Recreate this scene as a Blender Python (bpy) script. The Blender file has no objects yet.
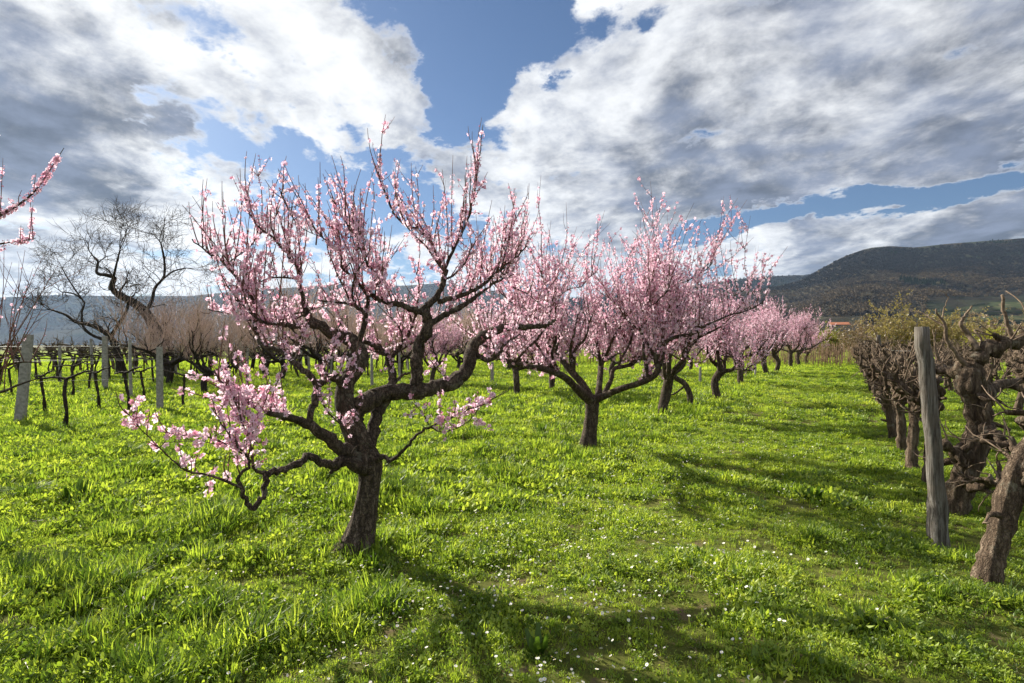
import bpy, math, random
import numpy as np
from mathutils import Vector, noise as mnoise

# ------------------------------------------------------------------ camera / world / sun
F = 560.0           # focal length in pixels of the 1024 px wide picture
HOR = 345.0         # row of the horizon
EYE = 1.5           # eye height in metres
SC = bpy.context.scene
COL = SC.collection
R = math.radians

cam_d = bpy.data.cameras.new('camera')
cam = bpy.data.objects.new('camera', cam_d)
COL.objects.link(cam)
cam.location = (0, 0, EYE)
cam.rotation_euler = (R(90), 0, 0)
cam_d.sensor_width = 36.0
cam_d.lens = F / 1024 * 36.0
cam_d.shift_y = (HOR - 341.5) / 1024
cam_d.clip_start = 0.05
cam_d.clip_end = 40000
SC.camera = cam

SUN_AZ = R(-46)     # from +Y, negative to the left
SUN_EL = R(29)
SUN_DIR = Vector((math.sin(SUN_AZ) * math.cos(SUN_EL), math.cos(SUN_AZ) * math.cos(SUN_EL), math.sin(SUN_EL)))

SC.view_settings.view_transform = 'Standard'
SC.view_settings.look = 'None'
SC.view_settings.gamma = 1
SC.view_settings.use_curve_mapping = False
SC.view_settings.exposure = 1.2
SC.cycles.max_bounces = 8
SC.cycles.diffuse_bounces = 4
SC.cycles.transmission_bounces = 4
SC.cycles.volume_bounces = 0
SC.cycles.sample_clamp_indirect = 6

sun_d = bpy.data.lights.new('sun', 'SUN')
sun_d.energy = 5.0
sun_d.angle = R(0.55)
sun_d.color = (1.0, 0.93, 0.80)
sun = bpy.data.objects.new('sun', sun_d)
COL.objects.link(sun)
sun.rotation_euler = (-SUN_DIR).to_track_quat('-Z', 'Y').to_euler()


class NT:
    """small helper for wiring shader nodes"""
    def __init__(self, tree):
        self.t = tree
    def n(self, typ, **kw):
        nd = self.t.nodes.new(typ)
        for k, v in kw.items():
            setattr(nd, k, v)
        return nd
    def put(self, sock, v):
        if hasattr(v, 'is_linked') or isinstance(v, bpy.types.NodeSocket):
            self.t.links.new(v, sock)
        elif v is not None:
            sock.default_value = v
    def m(self, op, a, b=None, c=None, clamp=False):
        nd = self.n('ShaderNodeMath', operation=op, use_clamp=clamp)
        for s, v in zip(nd.inputs, (a, b, c)):
            self.put(s, v)
        return nd.outputs[0]
    def v(self, op, a, b=None, out=0):
        nd = self.n('ShaderNodeVectorMath', operation=op)
        self.put(nd.inputs[0], a)
        if b is not None:
            self.put(nd.inputs[1], b)
        return nd.outputs[out]
    def ss(self, x, lo, hi, a=0.0, b=1.0):
        nd = self.n('ShaderNodeMapRange', interpolation_type='SMOOTHSTEP')
        self.put(nd.inputs['Value'], x)
        for k, q in (('From Min', lo), ('From Max', hi), ('To Min', a), ('To Max', b)):
            self.put(nd.inputs[k], q)
        return nd.outputs[0]
    def noise(self, vec, scale, detail=4, rough=0.55, dist=0.0, color=False):
        nd = self.n('ShaderNodeTexNoise')
        if vec is not None:
            self.put(nd.inputs['Vector'], vec)
        nd.inputs['Scale'].default_value = scale
        nd.inputs['Detail'].default_value = detail
        nd.inputs['Roughness'].default_value = rough
        nd.inputs['Distortion'].default_value = dist
        return nd.outputs['Color' if color else 0]
    def mix(self, f, a, b, blend='MIX'):
        nd = self.n('ShaderNodeMix', data_type='RGBA', blend_type=blend)
        self.put(nd.inputs[0], f)
        for s, q in ((nd.inputs[6], a), (nd.inputs[7], b)):
            if isinstance(q, (tuple, list)) and len(q) == 3:
                q = (*q, 1)
            self.put(s, q)
        return nd.outputs[2]
    def ramp(self, f, stops):
        nd = self.n('ShaderNodeValToRGB')
        el = nd.color_ramp.elements
        while len(el) < len(stops):
            el.new(0.5)
        for e, (p, c) in zip(el, stops):
            e.position = p
            e.color = (*c, 1)
        self.put(nd.inputs[0], f)
        return nd.outputs[0]


def pdir(px, py):
    return Vector(((px - 512) / F, 1, (HOR - py) / F)).normalized()


world = bpy.data.worlds.new('World')
SC.world = world
world.use_nodes = True
wt = world.node_tree
wt.nodes.clear()
W = NT(wt)
SKY_STR = 0.11
SKY_TINT = (0.235, 0.285, 0.35)
out = W.n('ShaderNodeOutputWorld')
bg = W.n('ShaderNodeBackground')
bg.inputs[1].default_value = SKY_STR
wt.links.new(bg.outputs[0], out.inputs[0])
sky = W.n('ShaderNodeTexSky', sky_type='NISHITA', sun_disc=False)
sky.sun_elevation = SUN_EL
sky.sun_rotation = SUN_AZ
sky.air_density = 1.0
sky.dust_density = 0.6
sky.ozone_density = 2.2
dirv0 = W.n('ShaderNodeTexCoord').outputs['Generated']
sep = W.n('ShaderNodeSeparateXYZ')
wt.links.new(dirv0, sep.inputs[0])
dx, dy, dz = sep.outputs
zc = W.m('ADD', W.m('MAXIMUM', dz, 0.0), 0.19)
cmb = W.n('ShaderNodeCombineXYZ')
wt.links.new(W.m('DIVIDE', dx, zc), cmb.inputs[0])
wt.links.new(W.m('DIVIDE', dy, zc), cmb.inputs[1])
cp = cmb.outputs[0]


def blob(px, py, rpx, soft=0.55):
    """1 inside a round patch of sky about a direction, falling to 0 at its rim"""
    c = pdir(px, py)
    r = math.atan(rpx / F)
    dt = W.v('DOT_PRODUCT', dirv, tuple(c), out=1)
    return W.ss(dt, math.cos(r * 1.5), math.cos(r * soft * 0.6))


def blobs(lst):
    s = None
    for px, py, r, w in lst:
        q = W.m('MULTIPLY', blob(px, py, r), w)
        s = q if s is None else W.m('ADD', s, q)
    return s


# stretch the cloud texture a little along one direction, as wind-drawn clouds are
mp = W.n('ShaderNodeMapping')
mp.inputs['Rotation'].default_value = (0, 0, R(28))
mp.inputs['Scale'].default_value = (1.0, 0.88, 1.0)
mp.inputs['Location'].default_value = (3.1, 1.7, 0.0)
wt.links.new(cp, mp.inputs[0])
cpm = mp.outputs[0]
# break up the outlines of the large masses
wob = W.v('SUBTRACT', W.noise(cpm, 1.7, 7, 0.62, color=True), (0.5, 0.5, 0.5))
dirv = W.v('NORMALIZE', W.v('ADD', dirv0, W.v('MULTIPLY', wob, (0.34, 0.34, 0.26))))
n_fine = W.noise(cpm, 2.6, 10, 0.60, 0.3)
mp2 = W.n('ShaderNodeMapping')
for k_ in ('Rotation', 'Scale', 'Location'):
    mp2.inputs[k_].default_value = mp.inputs[k_].default_value
wt.links.new(W.v('ADD', cp, (-0.072, 0.069, 0)), mp2.inputs[0])
n_sunw = W.noise(mp2.outputs[0], 2.6, 10, 0.60, 0.3)       # the cloud a little nearer the sun
relief = W.m('SUBTRACT', n_fine, n_sunw)
n_dark = W.noise(cpm, 1.5, 8, 0.58, 0.4)
n_mid = W.noise(cpm, 4.5, 8, 0.6, 0.2)
n_hi = W.noise(cpm, 11.0, 7, 0.62, 0.15)
cover = W.m('ADD', W.m('MULTIPLY', W.m('SUBTRACT', n_fine, 0.5), 3.0), 0.26)
cover = W.m('ADD', cover, W.m('MULTIPLY', W.m('SUBTRACT', n_mid, 0.5), 1.5))
cover = W.m('ADD', cover, blobs([
    (460, -10, 48, -0.60), (500, 20, 34, -0.50), (468, 60, 34, -0.60), (400, 0, 32, -0.35), (452, 105, 26, -0.5), (530, 5, 22, -0.35), (560, 110, 40, .15),
    (330, 186, 30, -0.50), (250, 192, 26, -0.38), (392, 182, 28, -0.50), (425, 205, 22, -0.35), (290, 205, 26, -0.30), (205, 184, 18, -.3), (360, 215, 25, -.25),
    (170, 40, 12, -0.25), (235, 62, 12, -0.25), (130, 10, 16, -0.2), (310, 75, 8, -.3), (548, 92, 14, -0.5), (630, 26, 12, -.25),
    (80, 120, 110, 0.30), (340, 60, 70, 0.22), (600, 170, 80, 0.30), (740, 130, 110, 0.3), (940, 80, 140, 0.35),
    (870, 250, 70, 0.35), (980, 225, 40, 0.25), (60, 250, 90, 0.25), (450, 150, 35, 0.2)]))
dirw = W.v('NORMALIZE', W.v('ADD', dirv0, W.v('MULTIPLY', wob, (0.16, 0.16, 0.12))))
bn = pdir(715, 224).cross(pdir(965, 186)).normalized()
off = W.m('ABSOLUTE', W.v('DOT_PRODUCT', dirw, tuple(bn), out=1))
bm_ = pdir(830, 206)
band = W.m('MULTIPLY', W.ss(off, 0.034, 0.004), W.ss(W.v('DOT_PRODUCT', dirw, tuple(bm_), out=1), math.cos(R(15.5)), math.cos(R(11))))
cover = W.m('SUBTRACT', cover, W.m('MULTIPLY', band, 1.25))
cover = W.m('ADD', cover, W.m('MULTIPLY', W.m('SUBTRACT', n_hi, 0.5), 0.9))
dens = W.ss(cover, -0.02, 0.34)
dark = W.m('ADD', W.m('MULTIPLY', W.m('SUBTRACT', n_dark, 0.5), 2.4), W.m('MULTIPLY', W.m('SUBTRACT', n_mid, 0.5), 1.6))
dark = W.m('SUBTRACT', dark, W.m('MULTIPLY', relief, 2.6))
dark = W.m('ADD', dark, W.m('MULTIPLY', W.m('SUBTRACT', n_hi, 0.5), 1.1))
dark = W.m('ADD', dark, blobs([
    (85, 105, 60, 0.64), (20, 90, 50, 0.34), (160, 140, 36, 0.36), (245, 128, 40, 0.46), (40, 190, 60, 0.34), (110, 230, 40, 0.12), (10, 225, 50, 0.2),
    (735, 155, 70, 0.58), (690, 180, 45, 0.20), (870, 80, 90, 0.14), (970, 140, 90, 0.22), (940, 30, 90, 0.22), (600, 205, 40, 0.3), (660, 60, 60, 0.10), (800, 10, 50, .1),
    (900, 262, 60, 0.55), (990, 245, 50, 0.55), (800, 268, 44, 0.35),
    (545, 130, 60, -0.18), (330, 60, 70, -0.08), (220, 70, 50, -0.08), (860, 222, 26, -0.45), (770, 240, 26, -0.45), (950, 208, 26, -0.4), (80, 280, 70, -0.35), (240, 285, 80, -0.35), (430, 250, 60, -0.2), (50, 20, 60, -.25), (850, 160, 50, -.2)]))
edge = W.ss(cover, -0.02, 0.35)
dk = W.m('MULTIPLY', W.ss(dark, -0.62, 1.05), edge, clamp=True)
K = 1.0 / SKY_STR
white = tuple(K * q for q in (0.45, 0.456, 0.465))
grey = tuple(K * q for q in (0.068, 0.080, 0.110))
# brighter where the hidden sun stands behind thin cloud
sung = W.ss(W.v('DOT_PRODUCT', dirv0, tuple(SUN_DIR), out=1), 0.70, 1.0)
greyv = W.mix(W.ss(n_mid, 0.34, 0.66), tuple(q * 0.72 for q in grey), tuple(q * 1.6 for q in grey))
cloud = W.mix(dk, W.mix(W.m('MULTIPLY', sung, 0.3), white, tuple(K * q for q in (0.50, 0.498, 0.485))), greyv)
skyc = W.mix(1.0, sky.outputs[0], SKY_TINT, 'MULTIPLY')
full = W.mix(dens, skyc, cloud)
wt.links.new(full, bg.inputs[0])

# ------------------------------------------------------------------ helpers
rng = np.random.default_rng(7)
random.seed(7)


def P(px, py, d):
    return np.array(((px - 512) / F * d, d, EYE + (HOR - py) / F * d))


def gpt(px, py):
    """point on the ground seen at a pixel"""
    d = F * EYE / (py - HOR)
    return ((px - 512) / F * d, d)


def hgt(x, y):
    x = np.asarray(x, float); y = np.asarray(y, float)
    r = np.sqrt(x * x + y * y)
    f = np.clip((140 - r) / 100, 0, 1)
    b = 0.035 * np.sin(x * 1.3 + 0.6 * y + 0.5) * np.sin(y * 1.1 - 0.4 * x + 1.1) + 0.02 * np.sin(x * 3.1 - 1.3 * y) * np.sin(2.7 * y + 0.8 * x) \
        + 0.05 * np.sin(0.45 * x + 0.2) * np.sin(0.38 * y + 0.9) \
        + 0.018 * np.sin(5.3 * x + 1.7 * y + np.sin(2.1 * y)) * np.sin(4.7 * y - 2.0 * x + np.sin(1.7 * x))
    return b * f


def mesh_np(name, verts, polys, mats=(), midx=None, attrs=None, smooth=True):
    """polys: list of int arrays (m, k)"""
    me = bpy.data.meshes.new(name)
    verts = np.asarray(verts, np.float32)
    me.vertices.add(len(verts))
    me.vertices.foreach_set('co', verts.ravel())
    polys = [p for p in polys if len(p)]
    loops = np.concatenate([np.asarray(p, np.int32).ravel() for p in polys])
    tot = np.concatenate([np.full(len(p), np.asarray(p).shape[1], np.int32) for p in polys])
    start = np.concatenate(([0], np.cumsum(tot)[:-1])).astype(np.int32)
    me.loops.add(len(loops))
    me.loops.foreach_set('vertex_index', loops)
    me.polygons.add(len(tot))
    me.polygons.foreach_set('loop_start', start)
    if midx is not None:
        me.polygons.foreach_set('material_index', np.asarray(midx, np.int32))
    me.polygons.foreach_set('use_smooth', np.full(len(tot), smooth))
    for m in mats:
        me.materials.append(m)
    if attrs:
        for k, a in attrs.items():
            at = me.attributes.new(k, 'FLOAT', 'POINT')
            at.data.foreach_set('value', np.asarray(a, np.float32))
    me.update(calc_edges=True)
    return me


def link(name, me, parent=None, loc=None, rz=0.0, sc=1.0):
    o = bpy.data.objects.new(name, me)
    COL.objects.link(o)
    if parent is not None:
        o.parent = parent
    if loc is not None:
        o.location = loc
    o.rotation_euler = (0, 0, rz)
    o.scale = (sc, sc, sc)
    return o


def tag(o, label=None, cat=None, group=None, kind=None):
    if label: o['label'] = label
    if cat: o['category'] = cat
    if group: o['group'] = group
    if kind: o['kind'] = kind
    return o


def thing(name, label, cat, loc, rz=0.0, group=None, sc=1.0):
    o = link(name, None, None, loc, rz, sc)
    return tag(o, label, cat, group)


def dup(root, loc, rz=0.0, sc=1.0, label=None, group=None):
    r = root.copy(); COL.objects.link(r)
    r.location = loc; r.rotation_euler = (0, 0, rz); r.scale = (sc, sc, sc)
    if label: r['label'] = label
    if group: r['group'] = group
    for ch in list(root.children):
        c = ch.copy(); COL.objects.link(c); c.parent = r
        for g in list(ch.children):
            k = g.copy(); COL.objects.link(k); k.parent = c
    return r


ORD = ['first', 'second', 'third', 'fourth', 'fifth', 'sixth', 'seventh', 'eighth', 'ninth', 'tenth', 'eleventh', 'twelfth', 'thirteenth',
       'fourteenth', 'fifteenth', 'sixteenth', 'seventeenth', 'eighteenth', 'nineteenth', 'twentieth', 'twenty-first', 'twenty-second',
       'twenty-third', 'twenty-fourth', 'twenty-fifth', 'twenty-sixth', 'twenty-seventh', 'twenty-eighth', 'twenty-ninth', 'thirtieth', 'thirty-first', 'thirty-second']


class Geo:
    def __init__(self):
        self.V = []; self.Q = []; self.T = []; self.n = 0
    def add(self, v, q=None, t=None):
        v = np.asarray(v, float)
        if q is not None and len(q): self.Q.append(np.asarray(q, int) + self.n)
        if t is not None and len(t): self.T.append(np.asarray(t, int) + self.n)
        self.V.append(v); self.n += len(v)
    def tube(self, pts, rad, sides=7, lump=0.0, tip=0.5, ridge=0.0):
        pts = np.asarray(pts, float); rad = np.asarray(rad, float)
        n = len(pts)
        tg = np.gradient(pts, axis=0)
        tg /= np.linalg.norm(tg, axis=1)[:, None] + 1e-9
        up = np.array((0.31, 0.17, 0.93)) if abs(tg[0][2]) < 0.8 else np.array((0.9, 0.3, 0.1))
        a = np.cross(tg[0], up); a /= np.linalg.norm(a)
        th = np.arange(sides) / sides * 2 * np.pi
        rings = np.empty((n, sides, 3))
        ph = rng.random() * 6.28; tw = rng.normal(0, .10)
        for i in range(n):
            a = a - tg[i] * a.dot(tg[i]); a /= np.linalg.norm(a) + 1e-9
            b = np.cross(tg[i], a)
            rr = np.full(sides, rad[i])
            if lump:
                rr = rr * (1 + lump * (0.6 * np.sin(2 * th + ph + i * 0.23) * np.sin(i * 0.9 + ph) + rng.normal(0, 0.55, sides)))
            if ridge:     # stringy strands that run and twist along the wood
                rr = rr * (1 + ridge * (np.sin(5 * th + ph + i * tw) * (0.6 + 0.4 * math.sin(i * .31 + ph)) + 0.7 * np.sin(8 * th - 1.7 * ph + i * tw * 1.6 + 0.8 * math.sin(i * .5))))
            rings[i] = pts[i] + rr[:, None] * (np.cos(th)[:, None] * a + np.sin(th)[:, None] * b)
        idx = np.arange(n * sides).reshape(n, sides)
        nx = np.roll(idx, -1, axis=1)
        q = np.stack([idx[:-1], nx[:-1], nx[1:], idx[1:]], -1).reshape(-1, 4)
        v = np.concatenate([rings.reshape(-1, 3), pts[:1], pts[-1:] + tg[-1:] * rad[-1] * tip])
        k = n * sides
        t = np.concatenate([np.stack([nx[0], idx[0], np.full(sides, k)], -1), np.stack([idx[-1], nx[-1], np.full(sides, k + 1)], -1)])
        self.add(v, q, t)
    def mesh(self, name, mat, smooth=True, attrs=None):
        if not self.V:
            return None
        pol = []
        if self.Q: pol.append(np.concatenate(self.Q))
        if self.T: pol.append(np.concatenate(self.T))
        return mesh_np(name, np.concatenate(self.V), pol, [mat] if mat else [], smooth=smooth, attrs=attrs)


def spline(pts, sub=5):
    """Catmull-Rom through the rows of pts (any width)"""
    p = np.asarray(pts, float)
    if len(p) < 3:
        t = np.linspace(0, 1, sub + 1)[:, None]
        return p[0] * (1 - t) + p[-1] * t
    e = np.vstack([2 * p[0] - p[1], p, 2 * p[-1] - p[-2]])
    o = []
    for i in range(len(p) - 1):
        a, b, c, d = e[i:i + 4]
        for t in np.arange(sub) / sub:
            o.append(0.5 * (2 * b + (c - a) * t + (2 * a - 5 * b + 4 * c - d) * t * t + (3 * b - a - 3 * c + d) * t ** 3))
    o.append(p[-1])
    return np.array(o)


def unit(v):
    v = np.asarray(v, float)
    return v / (np.linalg.norm(v) + 1e-9)


# ------------------------------------------------------------------ materials
def material(name):
    m = bpy.data.materials.new(name)
    m.use_nodes = True
    m.node_tree.nodes.clear()
    t = NT(m.node_tree)
    o = t.n('ShaderNodeOutputMaterial')
    return m, t, o


def princ(t, o, col, rough=0.9, bump=None, strength=0.5, dist=0.01, spec=0.2):
    b = t.n('ShaderNodeBsdfPrincipled')
    t.put(b.inputs['Base Color'], col if not isinstance(col, tuple) else (*col, 1))
    t.put(b.inputs['Roughness'], rough)
    b.inputs['Specular IOR Level'].default_value = spec
    if bump is not None:
        bm = t.n('ShaderNodeBump')
        bm.inputs['Strength'].default_value = strength
        bm.inputs['Distance'].default_value = dist
        t.put(bm.inputs['Height'], bump)
        t.t.links.new(bm.outputs[0], b.inputs['Normal'])
    t.t.links.new(b.outputs[0], o.inputs[0])
    return b


def bark(name, c0, c1, c2, scale=1.0, stretch=0.35, lichen=None, crk=0.4):
    m, t, o = material(name)
    co = t.n('ShaderNodeTexCoord').outputs['Object']
    mpn = t.n('ShaderNodeMapping')
    mpn.inputs['Scale'].default_value = (1, 1, stretch)
    t.put(mpn.inputs[0], co)
    a = t.noise(mpn.outputs[0], 26 * scale, 6, 0.65, 0.6)
    v = t.n('ShaderNodeTexVoronoi', feature='DISTANCE_TO_EDGE')
    v.inputs['Scale'].default_value = 42 * scale
    t.put(v.inputs['Vector'], t.v('ADD', mpn.outputs[0], t.v('MULTIPLY', t.noise(co, 14, 4, color=True), (0.11, 0.11, 0.11))))
    crack = t.ss(v.outputs[0], 0.0, 0.18)
    col = t.ramp(a, [(0.30, c0), (0.52, c1), (0.75, c2)])
    col = t.mix(t.m('MULTIPLY', t.m('SUBTRACT', 1, crack), crk), col, tuple(q * 0.45 for q in c0))
    if lichen:
        l = t.ss(t.noise(co, 7 * scale, 5, 0.7), 0.55, 0.66)
        col = t.mix(t.m('MULTIPLY', l, 0.7), col, lichen)
    h = t.m('ADD', t.m('MULTIPLY', crack, 0.7), a)
    princ(t, o, col, 0.93, h, 0.9, 0.012 / scale, 0.15)
    return m


M = {}
M['peach_bark'] = bark('peach_bark', (0.035, 0.025, 0.018), (0.11, 0.082, 0.060), (0.26, 0.20, 0.155), 1.0, 0.24, (0.17, 0.155, 0.115), 0.65)
M['dark_bark'] = bark('dark_bark', (0.022, 0.017, 0.014), (0.05, 0.04, 0.033), (0.10, 0.085, 0.07))
M['vine_bark'] = bark('vine_bark', (0.032, 0.022, 0.015), (0.12, 0.085, 0.058), (0.32, 0.25, 0.185), 1.25, 0.10, (0.22, 0.20, 0.15), 0.25)
M['young_vine'] = bark('young_vine_bark', (0.022, 0.016, 0.012), (0.055, 0.042, 0.034), (0.12, 0.095, 0.075))


def simple(name, c0, c1, scale=20, rough=0.9, bump=0.3):
    m, t, o = material(name)
    co = t.n('ShaderNodeTexCoord').outputs['Object']
    a = t.noise(co, scale, 5, 0.6)
    princ(t, o, t.mix(t.ss(a, 0.3, 0.7), c0, c1), rough, a, bump, 0.01)
    return m


M['twig'] = simple('peach_twig', (0.10, 0.05, 0.04), (0.19, 0.11, 0.08), 30)
M['red_twig'] = simple('red_twig', (0.42, 0.29, 0.24), (0.60, 0.45, 0.38), 12)
M['shoot'] = simple('reddish_shoot', (0.14, 0.07, 0.06), (0.24, 0.14, 0.115), 12)
M['grey_twig'] = simple('grey_twig', (0.055, 0.045, 0.038), (0.11, 0.09, 0.075), 8)
M['cane'] = simple('vine_cane', (0.17, 0.105, 0.065), (0.30, 0.20, 0.13), 14)
M['dead_wood'] = simple('dead_vine_wood', (0.095, 0.066, 0.046), (0.23, 0.17, 0.12), 30)
M['cut_wood'] = simple('cut_wood', (0.40, 0.27, 0.16), (0.52, 0.38, 0.25), 60)
M['concrete'] = simple('weathered_concrete', (0.20, 0.188, 0.17), (0.36, 0.34, 0.31), 16, 0.95, 0.5)
M['wire'] = simple('galvanised_wire', (0.20, 0.20, 0.20), (0.32, 0.31, 0.30), 5, 0.5, 0)


def post_mat():
    m, t, o = material('weathered_post_wood')
    co = t.n('ShaderNodeTexCoord').outputs['Object']
    mpn = t.n('ShaderNodeMapping'); mpn.inputs['Scale'].default_value = (1, 1, 0.06)
    t.put(mpn.inputs[0], co)
    a = t.noise(mpn.outputs[0], 70, 6, 0.7, 0.4)
    b = t.noise(co, 5, 4, 0.6)
    col = t.ramp(a, [(0.32, (0.025, 0.022, 0.018)), (0.45, (0.09, 0.078, 0.066)), (0.58, (0.19, 0.175, 0.155)), (0.78, (0.32, 0.305, 0.285))])
    col = t.mix(t.ss(b, 0.45, 0.75), col, (0.15, 0.125, 0.10))
    princ(t, o, col, 0.95, a, 0.9, 0.01, 0.1)
    return m


M['post'] = post_mat()


def petal_mat():
    m, t, o = material('peach_petal')
    at = t.n('ShaderNodeAttribute', attribute_name='tint').outputs['Fac']
    col = t.ramp(at, [(0.0, (0.93, 0.81, 0.87)), (0.35, (0.87, 0.64, 0.75)), (0.7, (0.76, 0.40, 0.53)), (1.0, (0.45, 0.09, 0.18))])
    d = t.n('ShaderNodeBsdfDiffuse'); tr = t.n('ShaderNodeBsdfTranslucent')
    t.put(d.inputs[0], col); t.put(tr.inputs[0], col)
    mx = t.n('ShaderNodeMixShader'); mx.inputs[0].default_value = 0.52
    t.t.links.new(d.outputs[0], mx.inputs[1]); t.t.links.new(tr.outputs[0], mx.inputs[2])
    t.t.links.new(mx.outputs[0], o.inputs[0])
    return m


M['petal'] = petal_mat()


def leafy(name, stops, trans=0.5, patch=0.35, gloss=0.04):
    """thin leaves and blades: colour varies by instance and by patch of ground; light passes through"""
    m, t, o = material(name)
    rnd = t.n('ShaderNodeObjectInfo').outputs['Random']
    pos = t.n('ShaderNodeNewGeometry').outputs['Position']
    pn = t.noise(pos, 0.9, 4, 0.6)
    pn2 = t.noise(pos, 0.16, 2, 0.5)
    f = t.m('ADD', t.m('MULTIPLY', rnd, 0.45), t.m('ADD', t.m('MULTIPLY', pn, patch), t.m('MULTIPLY', pn2, 0.25)), clamp=True)
    col = t.ramp(f, stops)
    d = t.n('ShaderNodeBsdfDiffuse'); tr = t.n('ShaderNodeBsdfTranslucent'); g = t.n('ShaderNodeBsdfGlossy')
    g.inputs['Roughness'].default_value = 0.45
    t.put(d.inputs[0], col); t.put(tr.inputs[0], t.mix(0.5, col, (1.2, 1.15, 0.5), 'MULTIPLY'))
    mx = t.n('ShaderNodeMixShader'); mx.inputs[0].default_value = trans
    t.t.links.new(d.outputs[0], mx.inputs[1]); t.t.links.new(tr.outputs[0], mx.inputs[2])
    m2 = t.n('ShaderNodeMixShader'); m2.inputs[0].default_value = gloss
    t.t.links.new(mx.outputs[0], m2.inputs[1]); t.t.links.new(g.outputs[0], m2.inputs[2])
    t.t.links.new(m2.outputs[0], o.inputs[0])
    return m


M['grass'] = leafy('grass_blade', [(0.18, (0.05, 0.095, 0.014)), (0.36, (0.15, 0.245, 0.026)), (0.54, (0.30, 0.42, 0.042)), (0.76, (0.45, 0.55, 0.07)), (1.0, (0.58, 0.56, 0.15))], 0.64, gloss=0.02)
M['clump'] = leafy('clump_blade', [(0.2, (0.04, 0.085, 0.012)), (0.6, (0.08, 0.145, 0.016)), (0.95, (0.13, 0.20, 0.022))], 0.5, gloss=0.02)
M['weed'] = leafy('weed_leaf', [(0.2, (0.055, 0.105, 0.016)), (0.42, (0.17, 0.265, 0.028)), (0.66, (0.36, 0.46, 0.05)), (0.95, (0.52, 0.55, 0.11))], 0.58, gloss=0.025)
M['straw'] = leafy('dry_straw', [(0.2, (0.20, 0.15, 0.08)), (0.9, (0.42, 0.35, 0.22))], 0.3)
M['willow'] = leafy('willow_leaf', [(0.2, (0.19, 0.155, 0.06)), (0.6, (0.31, 0.26, 0.10)), (0.95, (0.40, 0.35, 0.15))], 0.5)
M['tan_shrub'] = leafy('tan_shrub_bud', [(0.2, (0.19, 0.14, 0.085)), (0.6, (0.30, 0.235, 0.15)), (0.95, (0.38, 0.32, 0.21))], 0.3)
M['green_shrub'] = leafy('green_shrub_leaf', [(0.2, (0.13, 0.14, 0.02)), (0.6, (0.24, 0.24, 0.035)), (0.95, (0.34, 0.33, 0.06))], 0.5)


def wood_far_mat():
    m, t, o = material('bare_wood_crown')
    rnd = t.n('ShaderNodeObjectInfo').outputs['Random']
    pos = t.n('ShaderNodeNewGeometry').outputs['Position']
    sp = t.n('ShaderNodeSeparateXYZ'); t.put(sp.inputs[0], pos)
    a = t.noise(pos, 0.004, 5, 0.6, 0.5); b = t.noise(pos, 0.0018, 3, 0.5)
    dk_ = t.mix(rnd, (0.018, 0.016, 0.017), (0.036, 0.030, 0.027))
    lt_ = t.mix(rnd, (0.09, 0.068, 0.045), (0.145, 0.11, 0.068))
    # sunlight painted into the crowns: lighter brown low down, dark shade towards the ridge
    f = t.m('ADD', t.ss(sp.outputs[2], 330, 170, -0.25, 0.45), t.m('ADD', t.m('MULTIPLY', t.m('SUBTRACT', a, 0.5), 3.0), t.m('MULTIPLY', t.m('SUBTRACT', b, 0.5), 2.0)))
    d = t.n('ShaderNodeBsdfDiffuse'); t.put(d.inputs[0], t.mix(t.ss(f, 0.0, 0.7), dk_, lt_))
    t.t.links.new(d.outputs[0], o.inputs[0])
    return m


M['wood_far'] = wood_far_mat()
M['conifer'] = leafy('conifer_crown', [(0.2, (0.012, 0.022, 0.012)), (0.95, (0.03, 0.045, 0.022))], 0.1, 0.3, 0)
M['daisy_white'] = simple('daisy_white', (0.75, 0.75, 0.73), (0.82, 0.80, 0.80), 40, 0.8, 0)
M['daisy_yellow'] = simple('daisy_yellow', (0.72, 0.48, 0.02), (0.80, 0.58, 0.04), 40, 0.8, 0)


def ground_mat():
    m, t, o = material('meadow_soil')
    pos = t.n('ShaderNodeNewGeometry').outputs['Position']
    a = t.noise(pos, 0.5, 5, 0.6); b = t.noise(pos, 6.0, 6, 0.65); c = t.noise(pos, 38, 4, 0.6); e = t.noise(pos, 0.012, 3, 0.5)
    g = t.ramp(b, [(0.3, (0.045, 0.055, 0.014)), (0.5, (0.085, 0.095, 0.02)), (0.7, (0.13, 0.12, 0.04))])
    g = t.mix(t.ss(a, 0.55, 0.75), g, (0.10, 0.105, 0.03))
    g = t.mix(t.ss(b, 0.54, 0.68), g, (0.105, 0.075, 0.048))
    g = t.mix(t.m('MULTIPLY', t.ss(c, 0.5, 0.7), 0.4), g, (0.03, 0.045, 0.01))
    # far fields between the orchard and the hills are a patchwork
    ln = t.v('LENGTH', pos, out=1)
    g = t.mix(t.ss(ln, 22, 60), g, t.mix(t.ss(b, 0.35, 0.65), (0.13, 0.18, 0.018), (0.24, 0.29, 0.03)))
    far = t.ss(ln, 120, 260)
    g = t.mix(far, g, t.ramp(e, [(0.4, (0.07, 0.10, 0.025)), (0.5, (0.13, 0.105, 0.06)), (0.6, (0.09, 0.11, 0.03))]))
    princ(t, o, g, 1.0, t.m('ADD', b, t.m('MULTIPLY', c, 0.4)), 0.6, 0.03, 0.05)
    return m


M['ground'] = ground_mat()


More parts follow.
